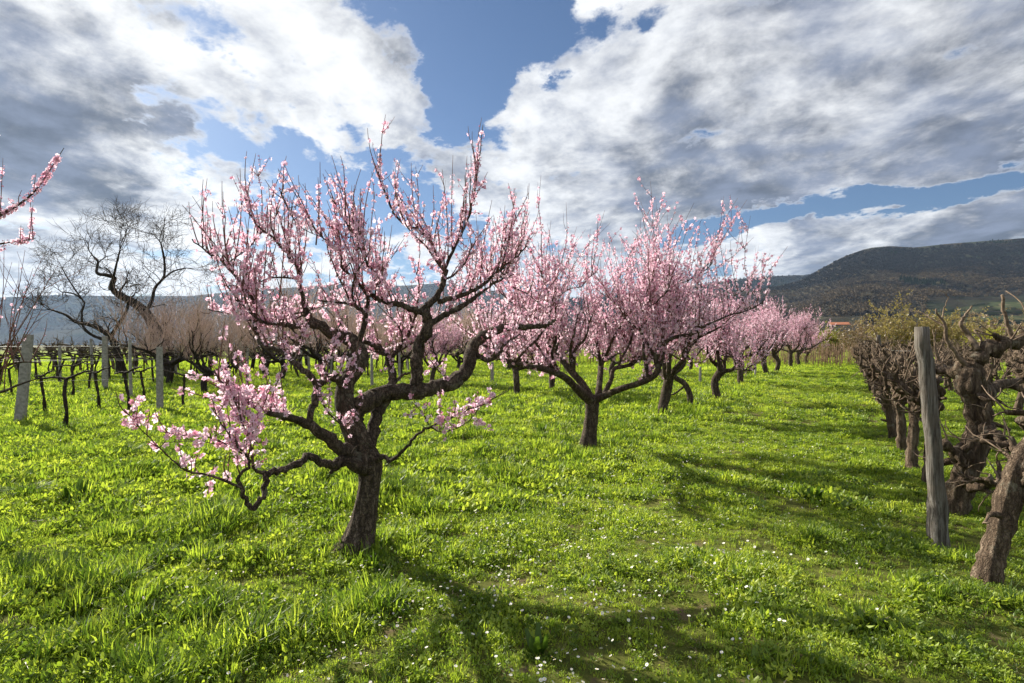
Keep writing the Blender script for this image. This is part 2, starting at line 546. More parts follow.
def hill_mat(name, green):
    m, t, o = material(name)
    pos = t.n('ShaderNodeNewGeometry').outputs['Position']
    a = t.noise(pos, 0.0045, 5, 0.6, 0.4); b = t.noise(pos, 0.03, 5, 0.65); s = t.noise(pos, 0.0016, 3, 0.5)
    c = t.ramp(b, [(0.3, (0.022, 0.020, 0.017)), (0.55, (0.036, 0.032, 0.025)), (0.75, (0.055, 0.048, 0.034))])  # slope colours lowered to stand in for cloud shadow on the hill
    c = t.mix(t.ss(a, 0.5, 0.62), c, (0.028, 0.034, 0.022))
    c = t.mix(t.m('MULTIPLY', t.ss(s, 0.48, 0.6), 0.5), c, (0.085, 0.072, 0.042))
    princ(t, o, c, 1.0, b, 1.0, 8.0, 0.0)
    return m


M['hill'] = hill_mat('bare_wooded_slope', 0.3)


def field_mat():
    m, t, o = material('terraced_vineyard')
    pos = t.n('ShaderNodeNewGeometry').outputs['Position']
    sp = t.n('ShaderNodeSeparateXYZ'); t.put(sp.inputs[0], pos)
    w = t.m('SINE', t.m('MULTIPLY', sp.outputs[2], 1.6))
    b = t.noise(pos, 0.05, 4)
    c = t.mix(t.ss(w, -0.2, 0.6), (0.04, 0.052, 0.026), (0.062, 0.072, 0.036))
    c = t.mix(t.ss(b, 0.5, 0.7), c, (0.12, 0.10, 0.06))
    princ(t, o, c, 1.0, b, 0.6, 2.0, 0.0)
    return m


M['field'] = field_mat()

# ------------------------------------------------------------------ ground sheet
k = np.linspace(-1, 1, 331)
ax = np.sign(k) * (np.abs(k) ** 1.0 * 14 + np.abs(k) ** 7 * 9000)
gx, gy = np.meshgrid(ax, ax + 6.0)
gz = hgt(gx, gy)
gi = np.arange(gx.size).reshape(gx.shape)
gq = np.stack([gi[:-1, :-1], gi[:-1, 1:], gi[1:, 1:], gi[1:, :-1]], -1).reshape(-1, 4)
tag(link('ground', mesh_np('ground', np.stack([gx, gy, gz], -1).reshape(-1, 3), [gq], [M['ground']])), kind='structure')

# ------------------------------------------------------------------ hills (fans of terrain; u = x / y)
def fbm(x, y, s, oct=5, seed=0.0):
    v = 0; a = 1.0; tot = 0
    for i in range(oct):
        v += a * mnoise.noise(Vector((x / s * 2 ** i + seed, y / s * 2 ** i - seed, seed * 0.37)))
        tot += a; a *= 0.5
    return v / tot


def interp(px, tab):
    return np.interp(px, [q[0] for q in tab], [q[1] for q in tab])


SKY_R = [(560, 330), (640, 306), (700, 293), (760, 290), (800, 281), (822, 268), (845, 256), (868, 248), (890, 246), (915, 247.5), (945, 244), (985, 241), (1024, 238), (1120, 228), (1250, 232), (1500, 260), (1900, 320)]
SKY_M = [(380, 335), (450, 318), (560, 300), (660, 290), (700, 285), (730, 280), (765, 276.5), (800, 275), (860, 278), (960, 290), (1100, 330)]
SKY_L = [(-1400, 330), (-900, 310), (-400, 300), (-100, 297), (0, 297.5), (60, 295), (110, 296), (190, 296), (240, 291), (300, 287), (340, 284), (400, 286), (440, 283), (470, 287), (520, 295), (620, 312), (760, 335)]


def hill(name, sky_tab, px0, px1, nu, y0, y1, nv, prof, amp, seed, ripple=0.0):
    us = np.linspace(px0, px1, nu)
    V = np.empty((nv + 8, nu, 3))
    for j in range(nu):
        g1 = (HOR - interp(us[j], sky_tab)) / F
        u = (us[j] - 512) / F
        for i in range(nv + 8):
            tq = i / (nv - 1)
            y = y0 + (y1 - y0) * tq
            x = u * y
            if tq <= 1:
                g = g1 * prof(tq)
                z = EYE + y * g + amp * fbm(x, y, 420, 5, seed) * math.sin(math.pi * min(tq, 1)) ** 0.7 * min(1, g1 * 12)
            else:
                z = EYE + y1 * g1 * max(0, 1 - 2.2 * (tq - 1) / (7 / (nv - 1)) * 0.5)
            if i == 0:
                z = -30
            V[i, j] = (x, y, z)
    idx = np.arange((nv + 8) * nu).reshape(nv + 8, nu)
    q = np.stack([idx[:-1, :-1], idx[:-1, 1:], idx[1:, 1:], idx[1:, :-1]], -1).reshape(-1, 4)
    o = link(name, mesh_np(name, V.reshape(-1, 3), [q], [M['hill']]))
    tag(o, kind='structure')
    return V


def prof_r(t):
    return 0.30 * min(1, t / 0.25) ** 1.5 * 0.6 + 0.82 * max(0, (t - 0.12) / 0.88) ** 1.15


HR = hill('wooded_hill', SKY_R, 560, 1900, 160, 520, 2500, 60, lambda t: min(1.0, prof_r(t)), 60, 3.3)
HM = hill('middle_hill', SKY_M, 380, 1100, 70, 2900, 4000, 24, lambda t: t ** 0.8, 40, 9.1)
HL = hill('distant_hills', SKY_L, -1400, 760, 160, 4600, 6500, 26, lambda t: t ** 0.8, 90, 5.7)


# ------------------------------------------------------------------ the air
hz = bpy.data.materials.new('haze_air'); hz.use_nodes = True; hz.node_tree.nodes.clear()
t_ = NT(hz.node_tree); o_ = t_.n('ShaderNodeOutputMaterial'); pv = t_.n('ShaderNodeVolumePrincipled')
pv.inputs['Color'].default_value = (0.50, 0.70, 1.0, 1)
pv.inputs['Density'].default_value = 0.00003
pv.inputs['Anisotropy'].default_value = 0.2
hz.node_tree.links.new(pv.outputs[0], o_.inputs['Volume'])
bxv = np.array([(x, y, z) for z in (-34, 900) for x, y in ((-9300, -9300), (9300, -9300), (9300, 9300), (-9300, 9300))], float)
tag(link('haze', mesh_np('haze', bxv, [np.array([[3, 2, 1, 0], [4, 5, 6, 7], [0, 1, 5, 4], [1, 2, 6, 5], [2, 3, 7, 6], [3, 0, 4, 7]])], [hz], smooth=False)), kind='stuff')


# ------------------------------------------------------------------ scattering (only for stuff nobody could count)
def template_coll(name, meshes):
    c = bpy.data.collections.new(name)
    for i, me in enumerate(meshes):
        c.objects.link(bpy.data.objects.new('%s_%02d' % (name, i), me))
    return c


def scatter(name, pts, rot, scl, idx, coll, kind='stuff'):
    me = bpy.data.meshes.new(name)
    me.vertices.add(len(pts))
    me.vertices.foreach_set('co', np.asarray(pts, np.float32).ravel())
    a = me.attributes.new('rot', 'FLOAT_VECTOR', 'POINT'); a.data.foreach_set('vector', np.asarray(rot, np.float32).ravel())
    a = me.attributes.new('scl', 'FLOAT_VECTOR', 'POINT'); a.data.foreach_set('vector', np.asarray(scl, np.float32).ravel())
    a = me.attributes.new('idx', 'INT', 'POINT'); a.data.foreach_set('value', np.asarray(idx, np.int32))
    o = link(name, me)
    ng = bpy.data.node_groups.new(name, 'GeometryNodeTree')
    ng.interface.new_socket('Geometry', in_out='INPUT', socket_type='NodeSocketGeometry')
    ng.interface.new_socket('Geometry', in_out='OUTPUT', socket_type='NodeSocketGeometry')
    gi_, go = ng.nodes.new('NodeGroupInput'), ng.nodes.new('NodeGroupOutput')
    ip = ng.nodes.new('GeometryNodeInstanceOnPoints')
    ci = ng.nodes.new('GeometryNodeCollectionInfo')
    ci.inputs['Collection'].default_value = coll
    ci.inputs['Separate Children'].default_value = True
    ci.inputs['Reset Children'].default_value = True
    def na(nm, ty):
        nd = ng.nodes.new('GeometryNodeInputNamedAttribute'); nd.data_type = ty
        nd.inputs['Name'].default_value = nm
        return [s for s in nd.outputs if s.enabled][0]
    L = ng.links.new
    L(gi_.outputs[0], ip.inputs['Points']); L(ci.outputs[0], ip.inputs['Instance'])
    ip.inputs['Pick Instance'].default_value = True
    L(na('idx', 'INT'), ip.inputs['Instance Index'])
    L(na('rot', 'FLOAT_VECTOR'), ip.inputs['Rotation'])
    L(na('scl', 'FLOAT_VECTOR'), ip.inputs['Scale'])
    L(ip.outputs[0], go.inputs[0])
    md = o.modifiers.new('scatter', 'NODES'); md.node_group = ng
    tag(o, kind=kind)
    return o


def far_crown(nleaf, conifer=False):
    g = Geo()
    for i in range(nleaf):
        if conifer:
            h = rng.random() ** 0.7; a = rng.random() * 6.28; rr = (1 - h) * 0.32 * math.sqrt(rng.random())
            c = np.array((math.cos(a) * rr, math.sin(a) * rr, h * 1.25))
        else:
            d = unit(rng.normal(size=3)); rr = rng.random() ** 0.4 * 0.5
            c = d * rr * np.array((1, 1, 0.8)) + (0, 0, 0.55)
        s = 0.16
        a = unit(rng.normal(size=3)); b = unit(np.cross(a, rng.normal(size=3)))
        g.add([c - a * s, c + b * s * 0.7, c + a * s, c - b * s * 0.7], q=[[0, 1, 2, 3]])
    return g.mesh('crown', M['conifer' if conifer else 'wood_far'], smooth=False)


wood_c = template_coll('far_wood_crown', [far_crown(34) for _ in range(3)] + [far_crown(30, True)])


def forest(name, V, n, size, umax, conifer_share, rows=None):
    nv, nu = V.shape[:2]
    fi = rng.random(n) * (rows or (nv - 9)) * 0.999; fj = rng.random(n) * (nu - 1.001)
    fi = np.sqrt(fi / (rows or (nv - 9))) * (rows or (nv - 9)) * 0.985
    fi = np.maximum(fi, 6)
    i0 = fi.astype(int); j0 = fj.astype(int); a = (fi - i0)[:, None]; b = (fj - j0)[:, None]
    p = (V[i0, j0] * (1 - a) * (1 - b) + V[i0 + 1, j0] * a * (1 - b) + V[i0, j0 + 1] * (1 - a) * b + V[i0 + 1, j0 + 1] * a * b)
    ppx = 512 + F * p[:, 0] / p[:, 1]; ppy = HOR - F * (p[:, 2] - EYE) / p[:, 1]
    keep = (np.abs(p[:, 0] / p[:, 1]) < umax) & ~((name == 'hill_forest') & (ppx > 928) & (ppy > 297)) & ~((name == 'hill_forest') & (np.abs(ppx - 838) < 26) & (ppy > 317))
    p = p[keep]
    n = len(p)
    con = np.array([fbm(q[0], q[1], 300, 3, 2.2) for q in p]) > (0.37 - conifer_share)
    idx = np.where(con, 3, rng.integers(0, 3, n))
    s = size * (0.7 + 0.6 * rng.random(n))
    rot = np.stack([np.zeros(n), np.zeros(n), rng.random(n) * 6.28], -1)
    scatter(name, p - (0, 0, 1), rot, np.stack([s, s, s * 0.95], -1), idx, wood_c)


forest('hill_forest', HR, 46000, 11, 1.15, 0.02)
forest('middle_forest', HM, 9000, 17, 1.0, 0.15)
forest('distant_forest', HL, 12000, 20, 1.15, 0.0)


# ------------------------------------------------------------------ grass
def blade(g, base, az, h, w, bend):
    d = np.array((math.cos(az), math.sin(az), 0)); s = np.array((-math.sin(az), math.cos(az), 0))
    up = np.array((0, 0, 1.0))
    p0 = base; p1 = base + up * h * 0.55 + d * h * bend * 0.28; p2 = base + up * h * (1 - 0.35 * bend) + d * h * bend * 0.85
    g.add([p0 - s * w * .5, p0 + s * w * .5, p1 + s * w * .42, p1 - s * w * .42, p2], q=[[0, 1, 2, 3]], t=[[3, 2, 4]])


def tuft(n, rad, h0, h1, w, bend=0.6, mat='grass'):
    g = Geo()
    for i in range(n):
        a = rng.random() * 6.28; rr = rad * math.sqrt(rng.random())
        blade(g, np.array((math.cos(a) * rr, math.sin(a) * rr, -0.01)), rng.random() * 6.28 if rng.random() < 0.6 else a, h0 + (h1 - h0) * rng.random() ** 1.5, w * (0.7 + 0.6 * rng.random()), bend * (0.3 + rng.random()))
    return g.mesh('tuft', M[mat], smooth=False)


def leaf(g, base, az, el, ln, w):
    d = np.array((math.cos(az) * math.cos(el), math.sin(az) * math.cos(el), math.sin(el))); s = np.array((-math.sin(az), math.cos(az), 0))
    n = np.cross(d, s) * -1
    a = base; b = base + d * ln * .5; c = base + d * ln - n * ln * 0.12
    b = b + n * ln * 0.08
    g.add([a, b + s * w * .5, c + s * w * .22, c - s * w * .22, b - s * w * .5, b - n * w * 0.12], q=[[0, 1, 2, 5], [0, 5, 3, 4]], t=[[5, 2, 3]])


def weed(n, rad, ln, w, h):
    g = Geo()
    for i in range(n):
        a = rng.random() * 6.28; rr = rad * math.sqrt(rng.random())
        leaf(g, np.array((math.cos(a) * rr, math.sin(a) * rr, h * rng.random())), rng.random() * 6.28, R(5 + 50 * rng.random()), ln * (0.6 + 0.7 * rng.random()), w * (0.7 + 0.6 * rng.random()))
    return g.mesh('weed', M['weed'], smooth=False)


tmp = []
for i in range(4): tmp.append(tuft(30, 0.060, 0.025, 0.085, 0.0055))           # 0-3 short
for i in range(3): tmp.append(tuft(34, 0.055, 0.05, 0.16, 0.006, 0.7, 'clump' if i == 1 else 'grass'))        # 4-6 long
for i in range(3): tmp.append(weed(20, 0.06, 0.034, 0.020, 0.05))             # 7-9 broad leaves
tmp.append(tuft(10, 0.07, 0.02, 0.09, 0.004, 1.6, 'straw'))                   # 10 straw
tmp.append(weed(26, 0.075, 0.022, 0.018, 0.035))                              # 11 clover
for i in range(3): tmp.append(tuft(46, 0.13, 0.03, 0.12, 0.010, 0.7, 'clump' if i == 2 else 'grass'))              # 12-14 mid distance
for i in range(2): tmp.append(tuft(60, 0.32, 0.05, 0.15, 0.022))              # 15-16 far
tmp.append(weed(34, 0.13, 0.055, 0.030, 0.06))                                 # 17 mid leaves
tmp.append(tuft(16, 0.13, 0.02, 0.09, 0.007, 1.6, 'straw'))                    # 18 mid straw
grass_c = template_coll('grass_tuft', tmp)


def npatch(x, y, s, seed):
    return np.array([mnoise.noise(Vector((a / s + seed, b / s - seed, seed))) for a, b in zip(x, y)])


def lay(y0, y1, dens, base, mar):
    """random points in the wedge the lens could see from here or a step aside"""
    n = int(dens * (y1 - y0) * ((y0 + y1) * 0.95 + 2 * mar))
    y = y0 + (y1 - y0) * rng.random(n * 2); x = (rng.random(n * 2) * 2 - 1) * (y1 * 0.95 + mar)
    ok = np.abs(x) < y * 0.95 + mar
    return x[ok], y[ok]


gp, gr, gs, gid = [], [], [], []
BASES = [gpt(*q) for q in ((358, 550), (588, 448), (663, 415), (20, 421), (160, 413), (64, 430))]


def grass_zone(y0, y1, dens, mar, pick, s0, s1):
    x, y = lay(y0, y1, dens, 0, mar)
    lush = npatch(x, y, 0.55, 3.0) + 0.5 * npatch(x, y, 0.2, 8.0)      # short against tall
    bald = npatch(x, y, 0.42, 21.0)
    keep = rng.random(len(x)) < np.where(bald > 0.33, 0.18, 1.0)
    for bx_, by_ in BASES[:3]:      # worn earth at the feet of the trees
        keep &= ~(((x - bx_) ** 2 + (y - by_) ** 2 < .10) & (rng.random(len(x)) < .55))
    x, y, lush = x[keep], y[keep], lush[keep]
    for bx_, by_ in BASES:
        lush = lush + 0.15 * np.exp(-((x - bx_) ** 2 + (y - by_) ** 2) / .05)
    n = len(x)
    lane = x - 0.59 * y - 0.3            # the mown lane between the trees and the old vines
    mown = np.clip(1 - np.abs(lane + 1.6) / 1.8, 0, 1)
    lush = lush - .35 * np.clip((lane + 3.6) / 1.0, 0, 1)     # shorter turf along the lane
    idx = pick(n, lush, mown, lane)
    s = (s0 + (s1 - s0) * rng.random(n)) * np.where(lane > 0.1, .72, 1) * (1 + 0.8 * np.clip(lush, -0.7, 1.0)) * (1 - 0.30 * mown)
    gp.append(np.stack([x, y, hgt(x, y)], -1))
    gr.append(np.stack([rng.normal(0, 0.12, n), rng.normal(0, 0.12, n), rng.random(n) * 6.28], -1))
    gs.append(np.stack([s * 1.05, s * 1.05, s * (0.85 + 0.3 * rng.random(n))], -1))
    gid.append(idx)


def pick_near(n, lush, mown, lane):
    r = rng.random(n)
    i = rng.integers(0, 4, n)
    i = np.where((lush > 0.10) & (r < 0.50) & (mown < 0.5), rng.integers(4, 7, n), i)
    i = np.where((r > 0.58) & (lush < 0.25), rng.integers(7, 10, n), i)
    i = np.where((lane > 0.0) & (r > 0.35) & (r < 0.80), rng.integers(7, 10, n), i)
    i = np.where(r > 0.84, 11, i)
    i = np.where((r > 0.53) & (r < 0.58), 10, i)
    return i


def pick_mid(n, l, m, a):
    r = rng.random(n)
    i = np.where(l > 0.0, rng.integers(12, 15, n), rng.integers(12, 14, n))
    i = np.where((r > 0.62) & (l < 0.2), 17, i)
    return np.where(r < 0.05, 18, i)


grass_zone(0.6, 5.0, 560, 1.5, pick_near, 0.75, 1.3)
grass_zone(5.0, 11.0, 230, 1.5, lambda n, l, m, a: np.where(rng.random(n) < 0.5, pick_mid(n, l, m, a), pick_near(n, l, m, a)), 0.7, 1.25)
grass_zone(11.0, 30.0, 46, 2.0, pick_mid, 0.9, 1.7)
grass_zone(30.0, 75.0, 6.0, 3.0, lambda n, l, m, a: rng.integers(15, 17, n), 0.9, 1.5)
scatter('grass', np.concatenate(gp), np.concatenate(gr), np.concatenate(gs), np.concatenate(gid), grass_c)


def daisy():
    V = []; polys = []
    n = 9
    for k_ in range(n):
        a = k_ / n * 6.283; c, s = math.cos(a), math.sin(a); px_, py_ = -s, c
        b = len(V)
        for r_, w_ in ((0.002, 0.001), (0.010, 0.0028), (0.0125, 0.0012)):
            V += [(c * r_ + px_ * w_, s * r_ + py_ * w_, 0.06 + r_ * 0.15), (c * r_ - px_ * w_, s * r_ - py_ * w_, 0.06 + r_ * 0.15)]
        polys += [[b, b + 2, b + 3, b + 1], [b + 2, b + 4, b + 5, b + 3]]
    mi = [0] * len(polys)
    b = len(V)
    for k_ in range(8):
        V.append((math.cos(k_ * .785) * .0042, math.sin(k_ * .785) * .0042, 0.0615))
    V.append((0, 0, 0.0645))
    tri = [[b + k_, b + (k_ + 1) % 8, b + 8] for k_ in range(8)]
    s = len(V)
    V += [(0.0008, 0, 0), (-0.0008, 0, 0), (-0.0008, 0, 0.06), (0.0008, 0, 0.06)]
    polys.append([s, s + 1, s + 2, s + 3]); mi.append(2)
    return mesh_np('daisy', V, [np.array(polys), np.array(tri)], [M['daisy_white'], M['daisy_yellow'], M['grass']], mi + [1] * 8, smooth=False)


daisy_c = template_coll('daisy', [daisy()])
dpx = []
while len(dpx) < 1500:
    y = 2.2 + 12 * rng.random() ** 1.3; x = (rng.random() * 2 - 1) * y * 0.95
    lane = x - 0.59 * y - 0.3
    pr = math.exp(-((lane + 2.1) / 1.5) ** 2) + 0.02 - 0.35 * max(0, 3.4 - y)
    pr *= 0.35 + 1.6 * max(0, mnoise.noise(Vector((x / 0.5, y / 0.5, 4.2))) + 0.25)
    if rng.random() < pr:
        dpx.append((x, y))
dpx = np.array(dpx)
nd_ = len(dpx)
sd = 0.45 + 0.35 * rng.random(nd_)
scatter('daisies', np.stack([dpx[:, 0], dpx[:, 1], hgt(dpx[:, 0], dpx[:, 1]) + 0.012], -1),
        np.stack([rng.normal(0, 0.3, nd_) - 0.15, rng.normal(0, 0.3, nd_) - 0.15, rng.random(nd_) * 6.28], -1), np.stack([sd, sd, sd], -1), np.zeros(nd_), daisy_c)


# ------------------------------------------------------------------ peach trees
def petal_litter():
    n = 900; c = [BASES[0], BASES[1], BASES[2]]
    i = rng.choice(3, n, p=[.5, .3, .2]); r_ = 1.6 * np.sqrt(rng.random(n)); a = rng.random(n) * 6.283
    x = np.array([c[k_][0] for k_ in i]) + r_ * np.cos(a); y = np.array([c[k_][1] for k_ in i]) + r_ * np.sin(a)
    me = mesh_np('petal', [(-.006, 0, 0), (-.002, -.006, .001), (.007, -.003, .003), (.007, .003, .003), (-.002, .006, .001)], [np.array([[0, 1, 2, 3, 4]])], [M['petal']], smooth=False)
    sc = .7 + .6 * rng.random(n)
    scatter('fallen_petals', np.stack([x, y, hgt(x, y) + .02 + .05 * rng.random(n)], -1), np.stack([rng.normal(0, .5, n), rng.normal(0, .5, n), a * 3], -1), np.stack([sc, sc, sc], -1), np.zeros(n), template_coll('petal', [me]))


petal_litter()
def flower_template(full):
    V = []; Q = []
    for k_ in range(5):
        a = k_ * 1.2566; c, s = math.cos(a), math.sin(a); px_, py_ = -s, c
        b = len(V)
        if full:
            prof = ((0.0015, 0.0006, 0.0), (0.0095, 0.0068, 0.003), (0.0165, 0.0040, 0.0075))
            V.append((c * .0015, s * .0015, 0))
            V.append((c * .0095 + px_ * .0072, s * .0095 + py_ * .0072, .0042))
            V.append((c * .0170 + px_ * .0036, s * .0170 + py_ * .0036, .0070))
            V.append((c * .0170 - px_ * .0036, s * .0170 - py_ * .0036, .0070))
            V.append((c * .0095 - px_ * .0072, s * .0095 - py_ * .0072, .0042))
            Q.append([b, b + 1, b + 2, b + 3, b + 4])
        else:
            V.append((0, 0, 0))
            V.append((c * .0105 + px_ * .0078, s * .0105 + py_ * .0078, .005))
            V.append((c * .0175, s * .0175, .008))
            V.append((c * .0105 - px_ * .0078, s * .0105 - py_ * .0078, .005))
            Q.append([b, b + 1, b + 2, b + 3])
    ring = [0.0] * len(V)
    if full:
        b = len(V)
        for k_ in range(5):
            V.append((math.cos(k_ * 1.2566 + .6) * .0028, math.sin(k_ * 1.2566 + .6) * .0028, .0022)); ring.append(1.0)
        Q.append([b, b + 1, b + 2, b + 3, b + 4])
    return np.array(V), np.array(Q), np.array(ring)


FT, FTQ, FTR = flower_template(True)
FL, FLQ, FLR = flower_template(False)
BUD = np.array([(0, 0, -.004), (.0042, 0, .002), (0, .0042, .002), (-.0042, 0, .002), (0, -.0042, .002), (0, 0, .009)])
BUDT = np.array([[0, 2, 1], [0, 3, 2], [0, 4, 3], [0, 1, 4], [5, 1, 2], [5, 2, 3], [5, 3, 4], [5, 4, 1]])


def frames(nrm):
    n = nrm / (np.linalg.norm(nrm, axis=1)[:, None] + 1e-9)
    t = np.cross(n, rng.normal(size=n.shape)); t /= np.linalg.norm(t, axis=1)[:, None] + 1e-9
    return t, np.cross(n, t), n


def stamp(tmpl, pos, nrm, scl):
    t, b, n = frames(nrm)
    v = tmpl[None, :, 0, None] * t[:, None] + tmpl[None, :, 1, None] * b[:, None] + tmpl[None, :, 2, None] * n[:, None]
    return pos[:, None] + v * scl[:, None, None]


class Blossom:
    def __init__(self):
        self.fp = []; self.fn = []; self.fs = []; self.ft = []
        self.bp = []; self.bn = []; self.bs = []
    def flower(self, p, n, s, tint):
        self.fp.append(p); self.fn.append(n); self.fs.append(s); self.ft.append(tint)
    def bud(self, p, n, s):
        self.bp.append(p); self.bn.append(n); self.bs.append(s)
    def mesh(self, name, full):
        V = []; tint = []; polys = []; n0 = 0
        if self.fp:
            T_, Q_, Rg = (FT, FTQ, FTR) if full else (FL, FLQ, FLR)
            v = stamp(T_, np.array(self.fp), np.array(self.fn), np.array(self.fs))
            N = len(v)
            V.append(v.reshape(-1, 3))
            tt = np.array(self.ft)[:, None] + 0 * Rg[None]
            tt = np.where(Rg[None] > 0.5, 0.95, tt)
            if not full:
                tt[:, 0::4] += 0.25
            else:
                tt[:, 0:25:5] += 0.25
            tint.append(np.clip(tt, 0, 1).ravel())
            polys.append((Q_[None] + (np.arange(N) * len(T_))[:, None, None]).reshape(-1, Q_.shape[1]))
            n0 = N * len(T_)
        if self.bp:
            v = stamp(BUD, np.array(self.bp), np.array(self.bn), np.array(self.bs))
            N = len(v)
            V.append(v.reshape(-1, 3))
            tb = np.tile(np.array([1.0, .8, .8, .8, .8, .45]), (N, 1)) + rng.normal(0, .1, (N, 1))
            tint.append(np.clip(tb, 0, 1).ravel())
            polys.append((BUDT[None] + (np.arange(N) * 6)[:, None, None]).reshape(-1, 3) + n0)
        if not V:
            return None
        return mesh_np(name, np.concatenate(V), polys, [M['petal']], attrs={'tint': np.concatenate(tint)}, smooth=False)


def dress(bl, pts, t0, t1, step, prob, open_, fs=1.0, off=0.0):
    """set flowers and buds on the nodes of a shoot"""
    seg = np.linalg.norm(np.diff(pts, axis=0), axis=1)
    cum = np.concatenate([[0], np.cumsum(seg)]); L_ = cum[-1]
    s = t0 * L_; ph_ = rng.random() * 6.28; fq = 9 + 8 * rng.random()
    while s < t1 * L_:
        p = np.array([np.interp(s, cum, pts[:, k_]) for k_ in range(3)])
        d = unit(pts[min(len(pts) - 1, np.searchsorted(cum, s))] - pts[max(0, np.searchsorted(cum, s) - 1)])
        if rng.random() < prob * (0.62 + 0.48 * math.sin(s * fq + ph_)) + .08:
            for k_ in range(1 + (rng.random() < 0.65) + (rng.random() < 0.25)):
                q = unit(np.cross(d, rng.normal(size=3)) + 0.25 * d)
                if rng.random() < open_ * (1 - 0.35 * s / L_):
                    bl.flower(p + q * (0.013 * fs + off), q + rng.normal(0, .35, 3), fs * (0.72 + 0.42 * rng.random()), min(1, max(0, rng.normal(0.24, 0.17) + 0.18 * s / L_)))
                else:
                    bl.bud(p + q * (0.008 + off), q + 0.4 * d, fs * (0.8 + 0.6 * rng.random()))
        s += step * (0.6 + 0.8 * rng.random())


def shoot_path(p, d, L_, n=6, curl=0.12, up=0.35):
    pts = [np.array(p, float)]
    d = unit(d)
    for i in range(n):
        d = unit(d + rng.normal(0, curl, 3) + np.array((0, 0, up / n)))
        pts.append(pts[-1] + d * L_ / n)
    return np.array(pts)


class Peach:
    def __init__(self, full=True, flowers=True, open_=0.75, fs=1.0, step=0.03):
        self.wood = Geo(); self.twig = Geo(); self.bl = Blossom()
        self.full = full; self.flowers = flowers; self.open_ = open_; self.fs = fs; self.step = step
        self.nsh = 0; self.spur = 0.8
    def limb(self, pts, rad, sides=9, lump=0.10):
        self.wood.tube(pts, rad, sides, lump)
    def shoot(self, p, d, L_, r=0.006, prob=0.85, side=0.35, open_=None, up=0.35, bare=0.12, t0=0.06, curl=0.09):
        pts = shoot_path(p, d, L_, 6, curl, up)
        self.path_shoot(pts, L_, r, prob, side, open_, bare, t0)
    def path_shoot(self, pts, L_, r=0.006, prob=0.85, side=0.35, open_=None, bare=0.12, t0=0.06):
        self.twig.tube(pts, np.linspace(r, 0.0016, len(pts)), 4 if self.full else 3)
        self.nsh += 1
        if self.flowers:
            dress(self.bl, pts, t0, 1 - bare, self.step, prob, self.open_ if open_ is None else open_, self.fs)
        k_ = rng.poisson(side * L_ / 0.18)
        for i in range(k_):
            j = rng.integers(1, len(pts) - 1)
            d = unit(pts[j] - pts[j - 1])
            q = unit(d * 0.75 + unit(np.cross(d, rng.normal(size=3))) * 0.8 + (0, 0, 0.25))
            l2 = L_ * (0.15 + 0.3 * rng.random())
            p2 = shoot_path(pts[j], q, l2, 4, 0.1, 0.3)
            self.twig.tube(p2, np.linspace(r * 0.55, 0.0013, len(p2)), 3)
            if self.flowers:
                dress(self.bl, p2, 0.08, 0.97, self.step, prob, self.open_ if open_ is None else open_, self.fs)
    def along(self, pts, rad, t0, t1, step, Lr, upw=1.0, prob=0.85, side=0.35, rmax=0.007, spread=0.38, open_=None):
        """shoots from an older limb, mostly standing up"""
        seg = np.linalg.norm(np.diff(pts, axis=0), axis=1)
        cum = np.concatenate([[0], np.cumsum(seg)]); T_ = cum[-1]
        s = t0 * T_
        while s < t1 * T_:
            i = min(len(pts) - 2, max(0, np.searchsorted(cum, s) - 1))
            f = (s - cum[i]) / (seg[i] + 1e-9)
            p = pts[i] * (1 - f) + pts[i + 1] * f
            d = unit(pts[i + 1] - pts[i])
            q = d * 0.35 + np.array((0, 0, upw)) + rng.normal(0, spread, 3)
            L_ = Lr[0] + (Lr[1] - Lr[0]) * rng.random() ** 1.6
            self.shoot(p + unit(q) * rad[i] * 0.6, q, L_, min(rmax, 0.0028 + L_ * 0.006), prob, side, open_)
            if rng.random() < self.spur and self.flowers:      # a spur with a knot of blossom
                q2 = unit(np.cross(d, rng.normal(size=3)))
                p2 = shoot_path(p, q2, 0.05 + 0.1 * rng.random(), 3, 0.15, 0.2)
                self.twig.tube(p2, np.linspace(0.003, 0.0015, len(p2)), 3)
                dress(self.bl, p2, 0.2, 1.0, self.step * 0.6, prob, 0.8, self.fs)
            s += step * (0.5 + rng.random())
    def build(self, root, off, wood='peach_bark', twig='twig'):
        for g, nm, mt in ((self.wood, 'trunk', wood), (self.twig, 'twigs', twig)):
            if g.V:
                g.V = [v - off for v in g.V]
                link(nm, g.mesh(nm, M[mt]), root)
        if self.flowers:
            for lst in (self.bl.fp, self.bl.bp):
                for i in range(len(lst)): lst[i] = lst[i] - off
            me = self.bl.mesh('blossom', self.full)
            if me: link('blossom', me, root)


def trace(rows, D):
    """rows of (px, py, depth offset, radius px) -> smooth 3-D path and radii in metres"""
    q = []
    for px, py, dd, r in rows:
        d = D + dd
        q.append((*P(px, py, d), (r if r > 6 else r * (0.50 + 0.40 * r / 6)) * (0.9 if r < 9.2 else 1) * d / F))
    s = spline(q, 5)
    return s[:, :3], np.maximum(s[:, 3], 0.002)


def gnarl(pts, amp):
    p = pts.copy()
    for i in range(1, len(p) - 1):
        p[i] += rng.normal(0, amp, 3)
    return p


